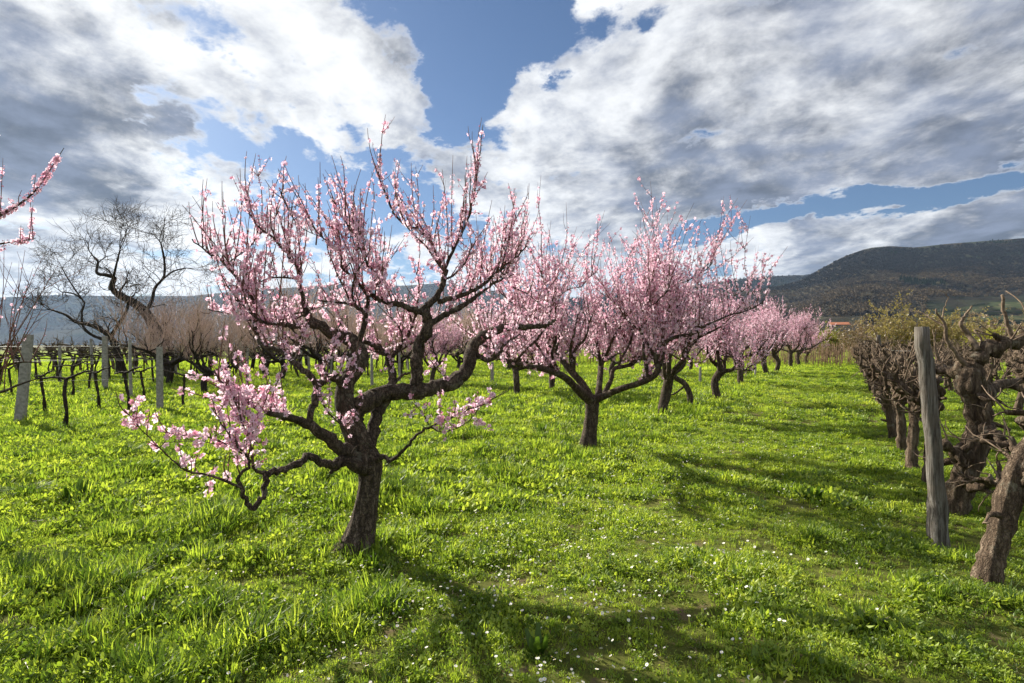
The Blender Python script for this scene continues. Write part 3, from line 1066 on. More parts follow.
# ---- the near tree
D1 = F * EYE / (550 - HOR)
t1 = Peach(True, True, 0.80, 1.10, 0.021)
limbs1 = {
    'trunk': [(355, 562, 0, 26), (357, 549, 0, 20), (361, 532, 0, 14.5), (366, 508, 0, 11.5), (370, 480, 0, 10.5), (369, 463, 0, 13), (360, 445, 0, 11.5), (352, 425, 0, 11), (345, 405, 0, 9.5), (346, 385, .02, 9), (356, 368, .05, 9), (361, 356, .08, 8.5), (355, 344, .1, 8), (347, 337, .12, 7)],
    'left_up': [(350, 339, .12, 7.5), (339, 335, .12, 6.5), (319, 325, .1, 6), (308, 317, .1, 4.8), (304, 300, .1, 3.4), (297, 267, .1, 2.6), (289, 257, .12, 2.3), (275, 240, .15, 2.0), (257, 225, .2, 1.6), (243, 197, .25, .9)],
    'left_in': [(320, 325, .1, 5), (296, 327, .0, 4), (280, 324, -.05, 3.2), (264, 322, -.1, 2.2), (246, 310, -.15, 1.5), (230, 290, -.2, 1)],
    'long_left': [(368, 464, -.03, 9), (347, 452, -.12, 7.5), (330, 440, -.22, 6.5), (310, 425, -.32, 6), (295, 420, -.4, 5), (282, 416, -.5, 4.2), (267, 412, -.6, 3.5), (250, 404, -.72, 2.5), (232, 392, -.85, 1.8), (214, 372, -.95, 1.1)],
    'loop': [(345, 388, 0, 5.5), (336, 378, -.08, 5), (327, 378, -.15, 4.6), (318, 386, -.22, 4.8), (315, 400, -.28, 4.8), (309, 422, -.32, 4.5)],
    'far_left': [(318, 386, -.2, 4.5), (308, 373, -.22, 4.2), (297, 365, -.2, 4), (281, 351, -.15, 3.8), (262, 344, -.1, 3.4), (254, 322, -.05, 3.1), (254, 303, 0, 2.8), (240, 282, 0, 2.4), (225, 265, .05, 2.1), (207, 252, .1, 1.7), (192, 239, .1, 1.0)],
    'low_left': [(366, 468, -.05, 9), (347, 462, -.15, 6.5), (334, 464, -.22, 5.5), (322, 462, -.3, 5), (310, 457, -.38, 5), (295, 465, -.48, 4.6), (282, 469, -.56, 4.4), (269, 473, -.64, 4.2), (266, 482, -.68, 4), (262, 497, -.72, 3.8), (254, 509, -.76, 3.8), (244, 497, -.82, 3.2), (239, 480, -.86, 2.8), (249, 464, -.9, 2.4), (240, 449, -.95, 2.0), (228, 432, -1.0, 1.5), (212, 408, -1.05, .9)],
    'low_left_up': [(269, 473, -.64, 3.4), (259, 472, -.68, 3), (253, 466, -.72, 2.6), (251, 448, -.78, 2.2), (243, 425, -.84, 1.8), (236, 400, -.9, 1.2)],
    'low_spray': [(242, 488, -.84, 2.6), (220, 479, -.92, 2.2), (202, 474, -.98, 1.9), (187, 471, -1.02, 1.6), (175, 462, -1.06, 1.4), (160, 448, -1.1, 1.2), (142, 430, -1.14, 1.0), (124, 409, -1.2, .6)],
    'mid_spray': [(243, 454, -.92, 1.6), (218, 440, -.97, 1.4), (205, 437, -1.0, 1.2), (182, 435, -1.05, 1.0), (160, 432, -1.1, .7)],
    'mid_spray_b': [(215, 444, -.98, 1.0), (195, 441, -1.0, .8), (160, 443, -1.05, .6)],
    'stub': [(345, 462, -.15, 4), (336, 468, -.2, 4), (330, 473, -.22, 3)],
    'right': [(352, 425, 0, 9.5), (357, 409, .05, 9.5), (370, 399, .1, 9.5), (387, 392, .18, 9), (414, 392, .28, 8.8), (437, 387, .36, 8.5), (454, 382, .42, 8), (467, 369, .48, 7.5), (472, 349, .55, 6.5), (487, 335, .62, 6), (507, 327, .7, 5), (525, 327, .78, 4.4), (543, 326, .85, 3.4), (556, 320, .9, 2.0)],
    'centre': [(416, 391, .28, 7.5), (417, 378, .28, 6.8), (417, 362, .28, 6.6), (419, 345, .28, 6.4), (426, 332, .28, 6.2), (427, 317, .28, 6), (422, 309, .28, 5.2)],
    'centre_left': [(424, 312, .28, 4.6), (414, 310, .24, 4.4), (402, 305, .2, 4.2), (385, 302, .15, 3.8), (375, 297, .12, 3.6), (368, 290, .1, 3), (382, 284, .1, 2.4), (370, 269, .08, 2.1), (362, 252, .06, 1.9), (352, 232, .04, 1.6), (340, 214, .0, 1.3), (332, 197, .0, .8)],
    'centre_right': [(424, 312, .28, 4.8), (430, 304, .3, 4.6), (439, 292, .34, 4.2), (444, 277, .38, 3.8), (444, 268, .4, 3.2), (436, 258, .42, 2.6), (429, 240, .44, 2.2), (412, 227, .44, 2), (397, 217, .44, 1.8), (387, 197, .44, 1.5), (380, 182, .44, 1.1), (377, 168, .44, .8)],
    'centre_top': [(444, 270, .4, 3), (455, 247, .42, 2.4), (467, 222, .46, 1.8), (473, 200, .48, 1.5), (478, 165, .5, 1.2), (483, 125, .5, .7)],
    'right_a': [(438, 301, .33, 4), (457, 297, .4, 3.6), (469, 292, .46, 3.2), (481, 286, .52, 2.8), (497, 272, .58, 2.2), (512, 261, .64, 1.8), (527, 246, .7, 1)],
    'right_b': [(427, 325, .3, 4), (442, 317, .36, 4.2), (454, 310, .42, 4), (469, 302, .48, 3.4), (483, 291, .54, 2.6), (497, 282, .6, 1.8), (514, 274, .66, 1)],
    'right_c': [(472, 352, .55, 4), (488, 360, .5, 3.4), (500, 352, .52, 3), (506, 343, .55, 2.2), (520, 334, .6, 1.2)],
    'behind': [(370, 452, .06, 7.5), (374, 430, .14, 7.2), (379, 410, .22, 6.6), (391, 390, .3, 5.6), (392, 371, .34, 5), (386, 355, .36, 4.2), (377, 347, .38, 3.6), (364, 341, .3, 3)],
    'behind_up': [(391, 376, .33, 4), (393, 358, .4, 3.6), (402, 343, .46, 3.2), (411, 330, .5, 2.8), (410, 318, .52, 2.2), (405, 300, .55, 1.4)],
    'behind_side': [(393, 384, .32, 3), (402, 375, .36, 2.4), (410, 373, .4, 1.6)],
    'up': [(358, 342, .1, 4.2), (363, 328, .08, 4), (365, 315, .06, 3.6), (357, 307, .04, 3), (347, 303, .02, 2.6), (332, 303, 0, 2), (318, 300, 0, 1.2)],
    'up_left': [(366, 313, .06, 3), (368, 297, .04, 2.8), (355, 279, .02, 2.2), (342, 267, 0, 1.9), (340, 252, -.02, 1.6), (322, 237, -.04, 1.1), (308, 222, -.05, .7)],
    'low_right': [(378, 459, -.05, 5), (384, 457, -.1, 3.6), (390, 461, -.15, 3.2), (404, 450, -.25, 2.6), (417, 435, -.35, 2.3), (429, 427, -.42, 2.0), (451, 417, -.5, 1.6), (467, 410, -.55, 1.4), (482, 405, -.6, 1.2), (495, 398, -.65, .9), (510, 388, -.7, .6)],
    'low_right_b': [(430, 427, -.42, 1.5), (442, 432, -.46, 1.2), (457, 428, -.5, 1.1), (472, 418, -.52, .9), (478, 408, -.53, .6)],
    'low_right_c': [(429, 425, -.42, 1.3), (421, 411, -.42, 1), (412, 402, -.42, .6)],
    'arch': [(372, 448, -.12, 1.6), (366, 443, -.17, 1.3), (357, 446, -.2, 1.2), (350, 455, -.22, 1)],
}
paths1 = {}
for nm, rows in limbs1.items():
    p_, r_ = trace(rows, D1)
    paths1[nm] = (p_, r_)
    thick = max(r_) > 0.02
    if nm == 'trunk':
        t1.wood.tube(p_, r_, 36, 0.03, .5, .055)
    else:
        p_ = gnarl(p_, min(.006, r_.max() * .18)); paths1[nm] = (p_, r_)
        t1.wood.tube(p_, r_ * (1 + rng.normal(0, .06, len(r_))), 20 if thick else 8, 0.04, .5, 0.06 if thick else 0.0)
spec1 = {  # t0, t1, step, length range, open share
    'left_up': (.35, .97, .050, (.12, .55), .7), 'left_in': (.25, .97, .040, (.12, .5), .85), 'long_left': (.52, .98, .026, (.10, .42), .95),
    'loop': (.5, .9, .2, (.08, .2), .8), 'far_left': (.18, .97, .042, (.12, .55), .75), 'low_left': (.74, .98, .045, (.08, .30), .95), 'low_left_up': (.4, .98, .027, (.10, .32), .95),
    'low_spray': (.12, .97, .075, (.05, .18), .7), 'mid_spray': (.2, .98, .05, (.04, .16), .95), 'mid_spray_b': (.2, .9, .12, (.04, .1), .8),
    'right': (.70, .97, .055, (.1, .45), .8), 'centre_left': (.12, .97, .042, (.12, .55), .75), 'centre_right': (.2, .98, .05, (.10, .50), .65),
    'centre_top': (.1, .75, .06, (.10, .45), .6), 'right_a': (.2, .97, .042, (.12, .6), .7), 'right_b': (.15, .97, .042, (.12, .5), .75), 'right_c': (.3, .95, .06, (.1, .4), .8),
    'behind': (.6, .97, .08, (.1, .35), .85), 'behind_up': (.25, .97, .055, (.1, .4), .85), 'up': (.2, .97, .045, (.1, .5), .8), 'up_left': (.15, .97, .045, (.12, .5), .75),
    'low_right': (.5, .97, .085, (.05, .16), .8), 'low_right_b': (.2, .95, .08, (.04, .12), .8), 'low_right_c': (.1, .95, .05, (.05, .14), .9), 'left': (0, 0, 1, (0, 0), 0)}
for nm, (a, b, st, lr, op) in spec1.items():
    if nm in paths1:
        p_, r_ = paths1[nm]
        low = nm in ('long_left', 'low_left', 'low_left_up', 'low_spray', 'mid_spray', 'mid_spray_b', 'low_right', 'low_right_b', 'low_right_c')
        t1.fs = 1.04 if low else 0.90
        t1.spur = 0.8 if low else 0.5
        t1.along(p_, r_, a, b, st * (.95 if low else .80), lr if low else (lr[0] * 1.2, lr[1] * 1.15), 1.0, 0.85, 0.3, 0.0055, 0.42 if low else .26, op)
for nm in ('centre_right', 'centre_top', 'left_up', 'far_left', 'low_spray', 'centre_left', 'mid_spray', 'up_left', 'low_right'):
    dress(t1.bl, paths1[nm][0], .5, .95, .022, .8, .6, 1.0, .004)
dress(t1.bl, paths1['long_left'][0], .03, .4, .05, .55, .6, .8)
t1.fs = 0.92; t1.spur = 0.6
for nm, k_n in (('left_up', 6), ('far_left', 7), ('left_in', 4), ('up', 5), ('up_left', 5), ('centre_left', 6), ('centre_right', 5), ('right_a', 5), ('right_b', 4), ('right_c', 3), ('behind_up', 4), ('right', 4), ('behind', 3), ('loop', 2)):
    p_, r_ = paths1[nm]; m_ = len(p_)
    for k_ in range(3 if nm in ('left_in', 'behind_up', 'loop') else max(1, int(k_n * .42))):
        i = min(m_ - 3, int(m_ * (.22 + .6 * rng.random())))
        d = unit(unit(p_[i + 1] - p_[i]) * .5 + rng.normal(0, .7, 3) * (1, 1, .45) + (0, 0, .25))
        p2 = spline(shoot_path(p_[i], d, .25 + .4 * rng.random(), 5, .22, .35), 2)
        r2 = np.linspace(min(.009, r_[i] * .6), .0035, len(p2))
        t1.wood.tube(p2, r2, 6, .05)
        t1.along(p2, r2, .15, 1.0, .045, (.08, .38), 1.0, .88, .35, .005, .45, .85)
        dress(t1.bl, p2, .3, 1.0, .03, .8, .8, .95, .003)
t1.fs = 0.9
for bx, by, tx, ty, dd in [(228, 268, 222, 181, .05), (232, 272, 240, 168, .05), (279, 300, 283, 175, .12), (301, 268, 305, 183, .1), (316, 245, 320, 162, 0), (358, 250, 361, 169, .05), (364, 258, 376, 163, .08),
                       (420, 233, 409, 203, .44), (424, 238, 420, 208, .44), (452, 250, 453, 155, .42), (458, 243, 467, 156, .44), (448, 262, 442, 169, .4), (302, 275, 290, 196, .1), (262, 300, 268, 205, 0), (215, 258, 205, 215, .1),
                       (245, 290, 258, 222, 0), (330, 262, 334, 190, 0), (380, 285, 392, 225, .12), (480, 287, 492, 200, .52), (470, 292, 476, 215, .46), (505, 266, 514, 188, .6), (515, 258, 528, 186, .66), (497, 280, 505, 205, .58),
                       (440, 422, 441, 388, -.45), (452, 416, 453, 395, -.5), (468, 410, 468, 394, -.55), (478, 406, 479, 393, -.58), (229, 478, 228, 452, -.9), (200, 474, 198, 452, -.98), (187, 470, 179, 440, -1.02)]:
    a = P(bx, by, D1 + dd); b = P(tx, ty, D1 + dd + rng.normal(0, .08))
    L_ = np.linalg.norm(b - a)
    t = np.linspace(0, 1, 7)[:, None]
    pts = a * (1 - t) + b * t + np.sin(t * 3.1416) * rng.normal(0, .02, 3)
    t1.path_shoot(pts, L_, 0.0055, 0.85, 0.12, 0.6 if ty < 300 else 0.85, 0.2 if ty < 300 else 0.02)
base = np.array((*gpt(358, 550), 0))
root = thing('peach_tree', 'nearest peach tree in blossom with gnarled dark trunk forking into twisting limbs', 'tree', tuple(base), group='blossoming peach trees in the main row')
t1.build(root, base)


# ---- generic blossoming tree
def grow(P_, h=0.6, r0=0.10, nscaf=5, reach=1.55, top=3.2, shoot_step=0.075, Lr=(.25, .95), lean=0.1, az0=None, preset=None, prob=0.85, side=0.4, el0=12):
    b = np.array((0, 0, -0.05))
    if preset is None:
        q = [b, np.array((rng.normal(0, .02), rng.normal(0, .02), 0.12)), np.array((rng.normal(0, lean * .5), rng.normal(0, lean * .5), h * .6)), np.array((rng.normal(0, lean), rng.normal(0, lean), h))]
        s = spline(q, 6)
        r = np.interp(np.linspace(0, 1, len(s)), [0, .12, .4, 1], [r0 * 1.5, r0 * 1.12, r0, r0 * 1.05])
        P_.limb(s, r, 12, 0.07)
        tp = s[-1]
        az0 = rng.random() * 6.28 if az0 is None else az0
        scaf = []
        for k_ in range(nscaf):
            az = az0 + k_ * 6.283 / nscaf + rng.normal(0, .22)
            el = R(el0 + 26 * rng.random()); d = np.array((math.cos(az) * math.cos(el), math.sin(az) * math.cos(el), math.sin(el)))
            L_ = reach * (0.8 + 0.4 * rng.random()); n = 11
            pts = [tp - (0, 0, 0.04 + 0.08 * rng.random())]
            for i in range(n):
                tq = i / n
                d = unit(d + rng.normal(0, .26, 3) * np.array((1, 1, .8)) + np.array((math.cos(az) * .10, math.sin(az) * .10, 0.02 + 0.20 * tq)))
                pts.append(pts[-1] + d * L_ / n)
            s = spline(pts, 3)
            scaf.append((s, np.interp(np.linspace(0, 1, len(s)), [0, .1, .6, 1], [r0 * .72, r0 * .58, r0 * .36, r0 * .14])))
    else:
        scaf = preset
    for s, r in scaf:
        P_.limb(s, r, 8, 0.10)
        m = len(s)
        P_.along(s, r, .38, .99, shoot_step * 1.2, Lr, 1.0, prob, side, 0.007, 0.40)
        for k_ in range(4 + int(rng.random() * 3)):
            i = int(m * (0.28 + 0.66 * rng.random())); i = min(i, m - 2)
            d = unit(unit(s[i + 1] - s[i]) * .6 + rng.normal(0, .65, 3) * np.array((1, 1, .3)) + (0, 0, .55))
            L_ = (0.5 + 0.65 * rng.random()) * reach / 1.55; n = 7
            pts = [s[i]]
            for j in range(n):
                d = unit(d + rng.normal(0, .22, 3) + np.array((0, 0, .06)))
                pts.append(pts[-1] + d * L_ / n)
            pts = np.array(pts)
            pts[:, 2] = np.minimum(pts[:, 2], top - 0.5 + 0.1 * rng.random())
            s2 = spline(pts, 2)
            r2 = np.interp(np.linspace(0, 1, len(s2)), [0, 1], [min(r[i] * .7, r0 * .3), 0.006])
            P_.limb(s2, r2, 6, 0.08)
            P_.along(s2, r2, .12, 1.0, shoot_step, Lr, 1.0, prob, side, 0.0065, 0.42)


# ---- second tree of the row, limbs as in the photograph
D2 = F * EYE / (448 - HOR)
t2 = Peach(True, True, 0.86, 1.12, 0.030)
lim2 = [
    [(587, 456, 0, 12), (588, 446, 0, 9.5), (590, 430, 0, 8), (592, 412, 0, 7.6), (592, 397, 0, 8)],
    [(592, 402, 0, 6.5), (579, 391, -.2, 5.5), (567, 379, -.4, 5), (554, 372, -.6, 4.5), (539, 368, -.8, 4.2), (525, 366, -1.0, 3.8), (508, 361, -1.2, 3.2), (492, 355, -1.4, 2.4), (484, 342, -1.5, 1.5)],
    [(592, 402, .0, 6), (583, 385, .1, 5.2), (571, 371, .2, 4.8), (560, 358, .3, 4), (549, 346, .4, 3.2), (542, 328, .5, 2.4), (530, 314, .6, 1.5)],
    [(594, 400, 0, 6), (604, 396, -.1, 5), (620, 389, -.3, 4.6), (645, 381, -.6, 4.4), (658, 371, -.75, 4.2), (656, 357, -.8, 4), (666, 342, -.9, 3.4), (680, 336, -1.0, 3), (693, 334, -1.1, 2.2), (706, 326, -1.2, 1.2)],
    [(598, 398, .1, 5), (600, 378, .4, 4.4), (602, 360, .7, 4), (610, 342, .9, 3.2), (606, 322, 1.0, 2.6), (616, 305, 1.1, 1.6)],
    [(604, 394, .0, 4), (611, 380, .15, 3.6), (614, 369, .2, 3.2), (626, 366, .3, 3), (634, 362, .4, 3), (629, 345, .5, 2.6), (620, 326, .6, 2), (624, 308, .6, 1.4)],
    [(657, 360, -.8, 3), (648, 345, -.7, 2.6), (640, 328, -.6, 2.2), (644, 312, -.6, 1.6), (652, 296, -.6, 1)],
    [(560, 375, -.5, 3), (552, 355, -.6, 2.6), (556, 338, -.7, 2.2), (546, 322, -.8, 1.6), (540, 305, -.8, 1)],
]
tr2 = [trace(q, D2) for q in lim2]
base = np.array((*gpt(588, 448), 0))
off0 = base.copy()
t2.limb(tr2[0][0], tr2[0][1], 14, 0.06)
grow(t2, r0=0.11, reach=1.6, top=3.6, shoot_step=.046, Lr=(.2, 1.25), preset=[(a, np.maximum(b, .006)) for a, b in tr2[1:]], prob=.9)
root = thing('peach_tree', 'second peach tree of the main row, full pink crown on thick forked trunk', 'tree', tuple(base), group='blossoming peach trees in the main row')
t2.build(root, base)
print('flowers', len(t1.bl.fp), len(t1.bl.bp), len(t2.bl.fp), len(t2.bl.bp))

# ---- three more grown trees, then copies of them down the row
protos = []
for k_ in range(3):
    g = Peach(False, True, 0.86, 1.15, 0.034)
    grow(g, h=0.80 + .08 * k_, r0=0.10, nscaf=5, reach=1.5, top=3.7, shoot_step=.054, Lr=(.25, 1.25), az0=k_ * .8, el0=24)
    protos.append(g)
    print('proto flowers', len(g.bl.fp), len(g.bl.bp))
row = [  # px, py of the foot, prototype, turn, size, label
    (663, 415, 0, 0.4, 1.03, 'peach tree in pink blossom with straight trunk, third in the main row'),
    (717, 402, 1, 2.0, 0.98, 'peach tree in blossom with trunk forking low, just beyond the thin curved trunk'),
    (741, 384, 2, 1.1, 1.12, 'fifth blossoming peach tree along the edge of the grass lane'),
    (766, 376, 0, 3.3, 1.14, 'sixth blossoming peach tree along the edge of the grass lane'),
    (777, 373, 1, 5.0, 1.14, 'seventh blossoming peach tree along the edge of the grass lane'),
    (790, 369, 2, 4.2, 1.2, 'eighth blossoming peach tree along the edge of the grass lane'),
    (799, 366.5, 0, 2.2, 1.2, 'last but one blossoming peach tree at the far end of the main row'),
    (806, 364.5, 1, 0.9, .98, 'last small blossoming peach tree at the far end of the main row')]
row2 = [
    (517, 395, 1, 3.9, 0.92, 'blossoming peach tree with short forked trunk, leftmost of the two trunks behind the second tree'),
    (552, 393, 2, 0.2, 0.92, 'blossoming peach tree with slim leaning trunk just behind the second tree'),
    (432, 386, 0, 1.4, 0.85, 'pale pink peach tree behind the central limb of the nearest tree'),
    (612, 381, 1, 2.6, 0.9, 'pink peach tree behind the crown of the second tree, in the back row'),
    (648, 376, 2, 4.6, 0.9, 'back row peach tree seen between the second and third trunks'),
    (690, 373, 0, 5.5, 0.9, 'back row peach tree hidden behind the fourth tree of the main row')]
made = {}
for grp, lst in (('blossoming peach trees in the main row', row), ('blossoming peach trees in the back row', row2)):
    for px, py, k_, rz, sc, lab in lst:
        x, y = gpt(px, py)
        if k_ not in made:
            rt = thing('peach_tree', lab, 'tree', (x, y, 0), rz, grp, sc)
            protos[k_].build(rt, np.zeros(3))
            made[k_] = rt
        else:
            dup(made[k_], (x, y, 0), rz, sc, lab, grp)

# the thin curved trunk between the third and fourth trees
g = Peach(False, True, 0.85, 1.15, .034)
Dc = F * EYE / (407 - HOR)
s_, r_ = trace([(692, 410, 0, 5), (691, 404, 0, 4.5), (689, 392, 0, 4.2), (684, 383, 0, 4), (676, 378, 0, 3.8), (671, 372, .0, 3), (664, 362, .1, 2.4), (668, 346, .2, 1.8), (664, 330, .2, 1)], Dc)
g.limb(s_, r_, 10, .08)
s2, r2 = trace([(686, 384, 0, 2), (681, 389, 0, 1.8), (674, 394, -.1, 1.5), (669, 395, -.1, 1)], Dc)
g.limb(s2, r2, 6, .05)
g.along(s_, r_, .55, 1, .08, (.2, .7))
base = np.array((*gpt(692, 407), 0))
rt = thing('peach_tree', 'thin curved peach trunk leaning left between the third and fourth trees', 'tree', tuple(base), group='blossoming peach trees in the main row')
g.build(rt, base)

# ---- the tree beyond the left edge, a few boughs reaching in
DL = 5.3
g = Peach(True, True, .6, 1.1, .026)
bx, by = -6.5, 5.5
b0 = np.array((bx, by, 0.0))
s = spline([b0 + (0, 0, -.05), b0 + (.02, 0, .15), b0 + (.05, .02, .4), b0 + (.1, 0, .7)], 5)
g.limb(s, np.interp(np.linspace(0, 1, len(s)), [0, .2, 1], [.16, .12, .1]), 12, .07)
tp = s[-1]
def from_trunk(rows, D, rr, via=None):
    q, r = trace(rows, D)
    st = [np.array((*tp, rr))]
    if via is not None: st.append(np.array((*via, rr * .8)))
    full_ = spline(np.vstack([st, np.hstack([q[::5], r[::5, None]])]), 5)
    return full_[:, :3], np.maximum(full_[:, 3], .003)
inl = [from_trunk([(-60, 262, -.3, 5), (-20, 225, -.35, 3.6), (0, 215, -.35, 3), (18, 205, -.35, 2.0), (35, 191, -.35, 1.5), (50, 170, -.35, 1.0), (64, 148, -.35, .6)], DL, .06, tp + (-.2, -.1, .5)),
       from_trunk([(-60, 275, -.2, 4), (-20, 250, -.2, 2.6), (5, 243, -.2, 1.6), (22, 241, -.2, 1.1), (36, 238, -.2, .7)], DL, .05, tp + (.1, .1, .45)),
       from_trunk([(-50, 372, -.8, 4), (-20, 388, -.9, 2.8), (0, 392, -1, 2.4), (18, 385, -1, 2), (36, 379, -1, 1)], DL, .045),
       from_trunk([(-60, 355, .1, 5), (-20, 378, .2, 3), (8, 365, .2, 2.2), (25, 362, .2, 1.6), (42, 363, .2, 1)], DL, .045)]
for s_, r_ in inl:
    g.limb(s_, r_, 7, .08)
for s_, r_ in inl[:2]:
    dress(g.bl, s_, .45, .98, .005, 1.2, .6, 1.0, .007)
    dress(g.bl, s_, .45, .98, .006, 1.2, .3, 1.0, .014)
    g.along(s_, r_, .5, .9, .16, (.1, .45), 1.0, .9, .1, .005, .3, .5)
for bx_, by_, tx, ty in [(33, 195, 36, 173), (0, 216, 3, 158), (33, 240, 30, 196), (29, 241, 33, 205), (-6, 220, -3, 120), (20, 242, 21, 225)]:
    a = P(bx_, by_, DL - .3); b = P(tx, ty, DL - .3); t = np.linspace(0, 1, 7)[:, None]
    g.path_shoot(a * (1 - t) + b * t, np.linalg.norm(b - a), .005, .95, .05, .5, .12)
root = thing('peach_tree', 'peach tree at the left edge, its pink and bare reddish boughs reaching into view', 'tree', tuple(b0), group='blossoming peach trees in the main row')
rest = []
for az in (2.5, 3.2, 4.0):
    d = np.array((math.cos(az) * .85, math.sin(az) * .85, .5)); pts = [tp]
    for i in range(9):
        d = unit(d + rng.normal(0, .22, 3) + (0, 0, .05)); pts.append(pts[-1] + d * .17)
    s2 = spline(pts, 3); rest.append((s2, np.linspace(.06, .015, len(s2))))
grow(g, r0=.1, preset=rest, shoot_step=.075, top=3.4, Lr=(.25, .9))
# reddish shoots with hardly a bud along the lower boughs
gb = Peach(True, False)
for bx_, by_, tx, ty in [(-10, 380, 12, 262), (0, 385, 25, 250), (5, 372, 33, 268), (2, 375, 44, 255), (14, 366, 18, 280), (8, 365, 38, 295), (24, 362, 30, 300), (-8, 372, 4, 240), (-4, 374, 52, 290), (30, 362, 47, 318), (-15, 380, -2, 285), (4, 392, 8, 340), (0, 360, 60, 262)]:
    a = P(bx_, by_, DL + .1); b = P(tx, ty, DL + .1 + rng.normal(0, .15)); t = np.linspace(0, 1, 7)[:, None]
    pp_ = a * (1 - t) + b * t + np.sin(t * 3.14) * rng.normal(0, .04, 3)
    gb.path_shoot(pp_, np.linalg.norm(b - a), .006, .5, .25)
    dress(g.bl, pp_, .25, .9, .06, .45, .25, .8)
g.build(root, b0)
gb.twig.V = [v - b0 for v in gb.twig.V]
tag(link('bare_shoots', gb.twig.mesh('bare_shoots', M['shoot']), root), 'long reddish shoots with hardly any blossom')

# ---- bare reddish peach trees, not yet in flower
bares = []
for k_ in range(3):
    q = Peach(False, False)
    grow(q, h=.7, r0=.08, nscaf=5, reach=1.5, top=3.3, shoot_step=.085, Lr=(.3, 1.5), az0=k_ * 1.1, side=.8, el0=20)
    bares.append(q)
bare_made = {}
nb = 0
spots = [(205, 396, 0, 2.2, 1.05, 'bare peach tree with arching dark limb and red shoots beside the pale posts')]
rowd = np.array((.502, .865)); perp = np.array((-.865, .502))
org = np.array(gpt(205, 396))
for rr_ in range(0, 5):
    for cc_ in range(0, 9):
        if rr_ == 0 and cc_ == 0: continue
        w = org + perp * (4.2 * rr_) + rowd * (4.3 * cc_ + 2.0 * (rr_ % 2) - (0 if rr_ == 0 else 0.5))
        x = w[0] + rng.normal(0, .25); y = w[1] + rng.normal(0, .25)
        px = 512 + F * x / y
        if px > 560 or px < 150 + rr_ * 2 or y > 60: continue
        spots.append((px, HOR + F * EYE / y, int(rng.integers(0, 3)), rng.random() * 6.28, 1.2 + .25 * rng.random(),
                      'bare reddish peach tree, %s along the %s row behind the nearest tree' % (ORD[cc_], ORD[rr_])))
for px, py, k_, rz, sc, lab in spots:
    x, y = gpt(px, py)
    if k_ not in bare_made:
        rt = thing('bare_peach_tree', lab, 'tree', (x, y, 0), rz, 'bare peach trees behind the blossom', sc)
        bares[k_].build(rt, np.zeros(3), 'dark_bark', 'red_twig')
        bare_made[k_] = rt
    else:
        dup(bare_made[k_], (x, y, 0), rz, sc, lab)


# ---- two big old bare trees on the left
def fork(gw, gt, p, d, L_, r, lev, bias):
    n = 7
    pts = [np.array(p)]
    for i in range(n):
        d = unit(d + rng.normal(0, .20, 3) + bias)
        pts.append(pts[-1] + d * L_ / n)
    pts = np.array(pts)
    r = r * .8; rad = np.linspace(r, r * .4, len(pts))
    (gw if r > .02 else gt).tube(pts, rad, 6 if r > .02 else 3, .06 if r > .02 else 0)
    if lev == 0: return
    k_ = 4 if lev > 1 else 5
    for i in range(k_):
        j = int(2 + (n - 2) * (i + rng.random()) / k_); j = min(j, n - 1)
        dd = unit(unit(pts[j + 1] - pts[j]) * .7 + rng.normal(0, .6, 3) + (0, 0, .12))
        fork(gw, gt, pts[j], dd, L_ * (.62 + .3 * rng.random()), max(.0095, r * .58), lev - 1, bias)


def old_tree(rows_list, foot, D, label, lev=3, L0=1.5):
    gw, gt = Geo(), Geo()
    base = np.array((*gpt(*foot), 0))
    for rows, end in rows_list:
        s_, r_ = trace(rows, D)
        r_ = r_ * 1.05
        gw.tube(s_, r_, 10, .08)
        if end:
            d = unit(s_[-1] - s_[-4])
            for k_ in range(3):
                fork(gw, gt, s_[-1], unit(d + rng.normal(0, .45, 3)), L0, r_[-1] * .8, lev, np.array((0, 0, .03)))
            for k_ in range(end):
                j = int(len(s_) * (.35 + .6 * rng.random())); j = min(j, len(s_) - 2)
                dd = unit(unit(s_[j + 1] - s_[j]) * .4 + rng.normal(0, .6, 3) + (0, 0, .5))
                fork(gw, gt, s_[j], dd, L0 * .9, r_[j] * .45, lev - 1, np.array((0, 0, .03)))
    rt = thing('old_bare_tree', label, 'tree', tuple(base), group='old bare trees on the left')
    gw.V = [v - base for v in gw.V]; gt.V = [v - base for v in gt.V]
    link('trunk', gw.mesh('trunk', M['dark_bark']), rt)
    link('twigs', gt.mesh('twigs', M['grey_twig']), rt)


DA = F * EYE / (378 - HOR)
old_tree([
    ([(166, 382, 0, 8), (164, 370, 0, 7), (161, 355, 0, 6.2), (155, 330, 0, 6), (145, 312, 0, 5.6), (134, 303, 0, 5.2), (123, 297, 0, 4.6), (115, 292, 0, 4), (112, 285, 0, 3.6), (114, 278, 0, 3.2), (106, 275, 0, 2.8), (97, 273, 0, 2.2), (98, 262, .5, 1.8)], 4),
    ([(146, 312, 0, 3), (152, 300, .5, 2.6), (155, 288, .8, 2.2), (164, 276, 1, 1.9), (164, 258, 1, 1.6), (161, 244, 1, 1.3)], 6),
    ([(113, 279, 0, 2), (117, 262, -.8, 1.6), (120, 250, -1, 1.2)], 3),
    ([(158, 284, .8, 1.6), (172, 272, .3, 1.4), (186, 268, 0, 1.1)], 3)],
    (166, 378), DA, 'tallest old bare tree on the left, dark leaning trunk bent in a zigzag', 3, 1.35)
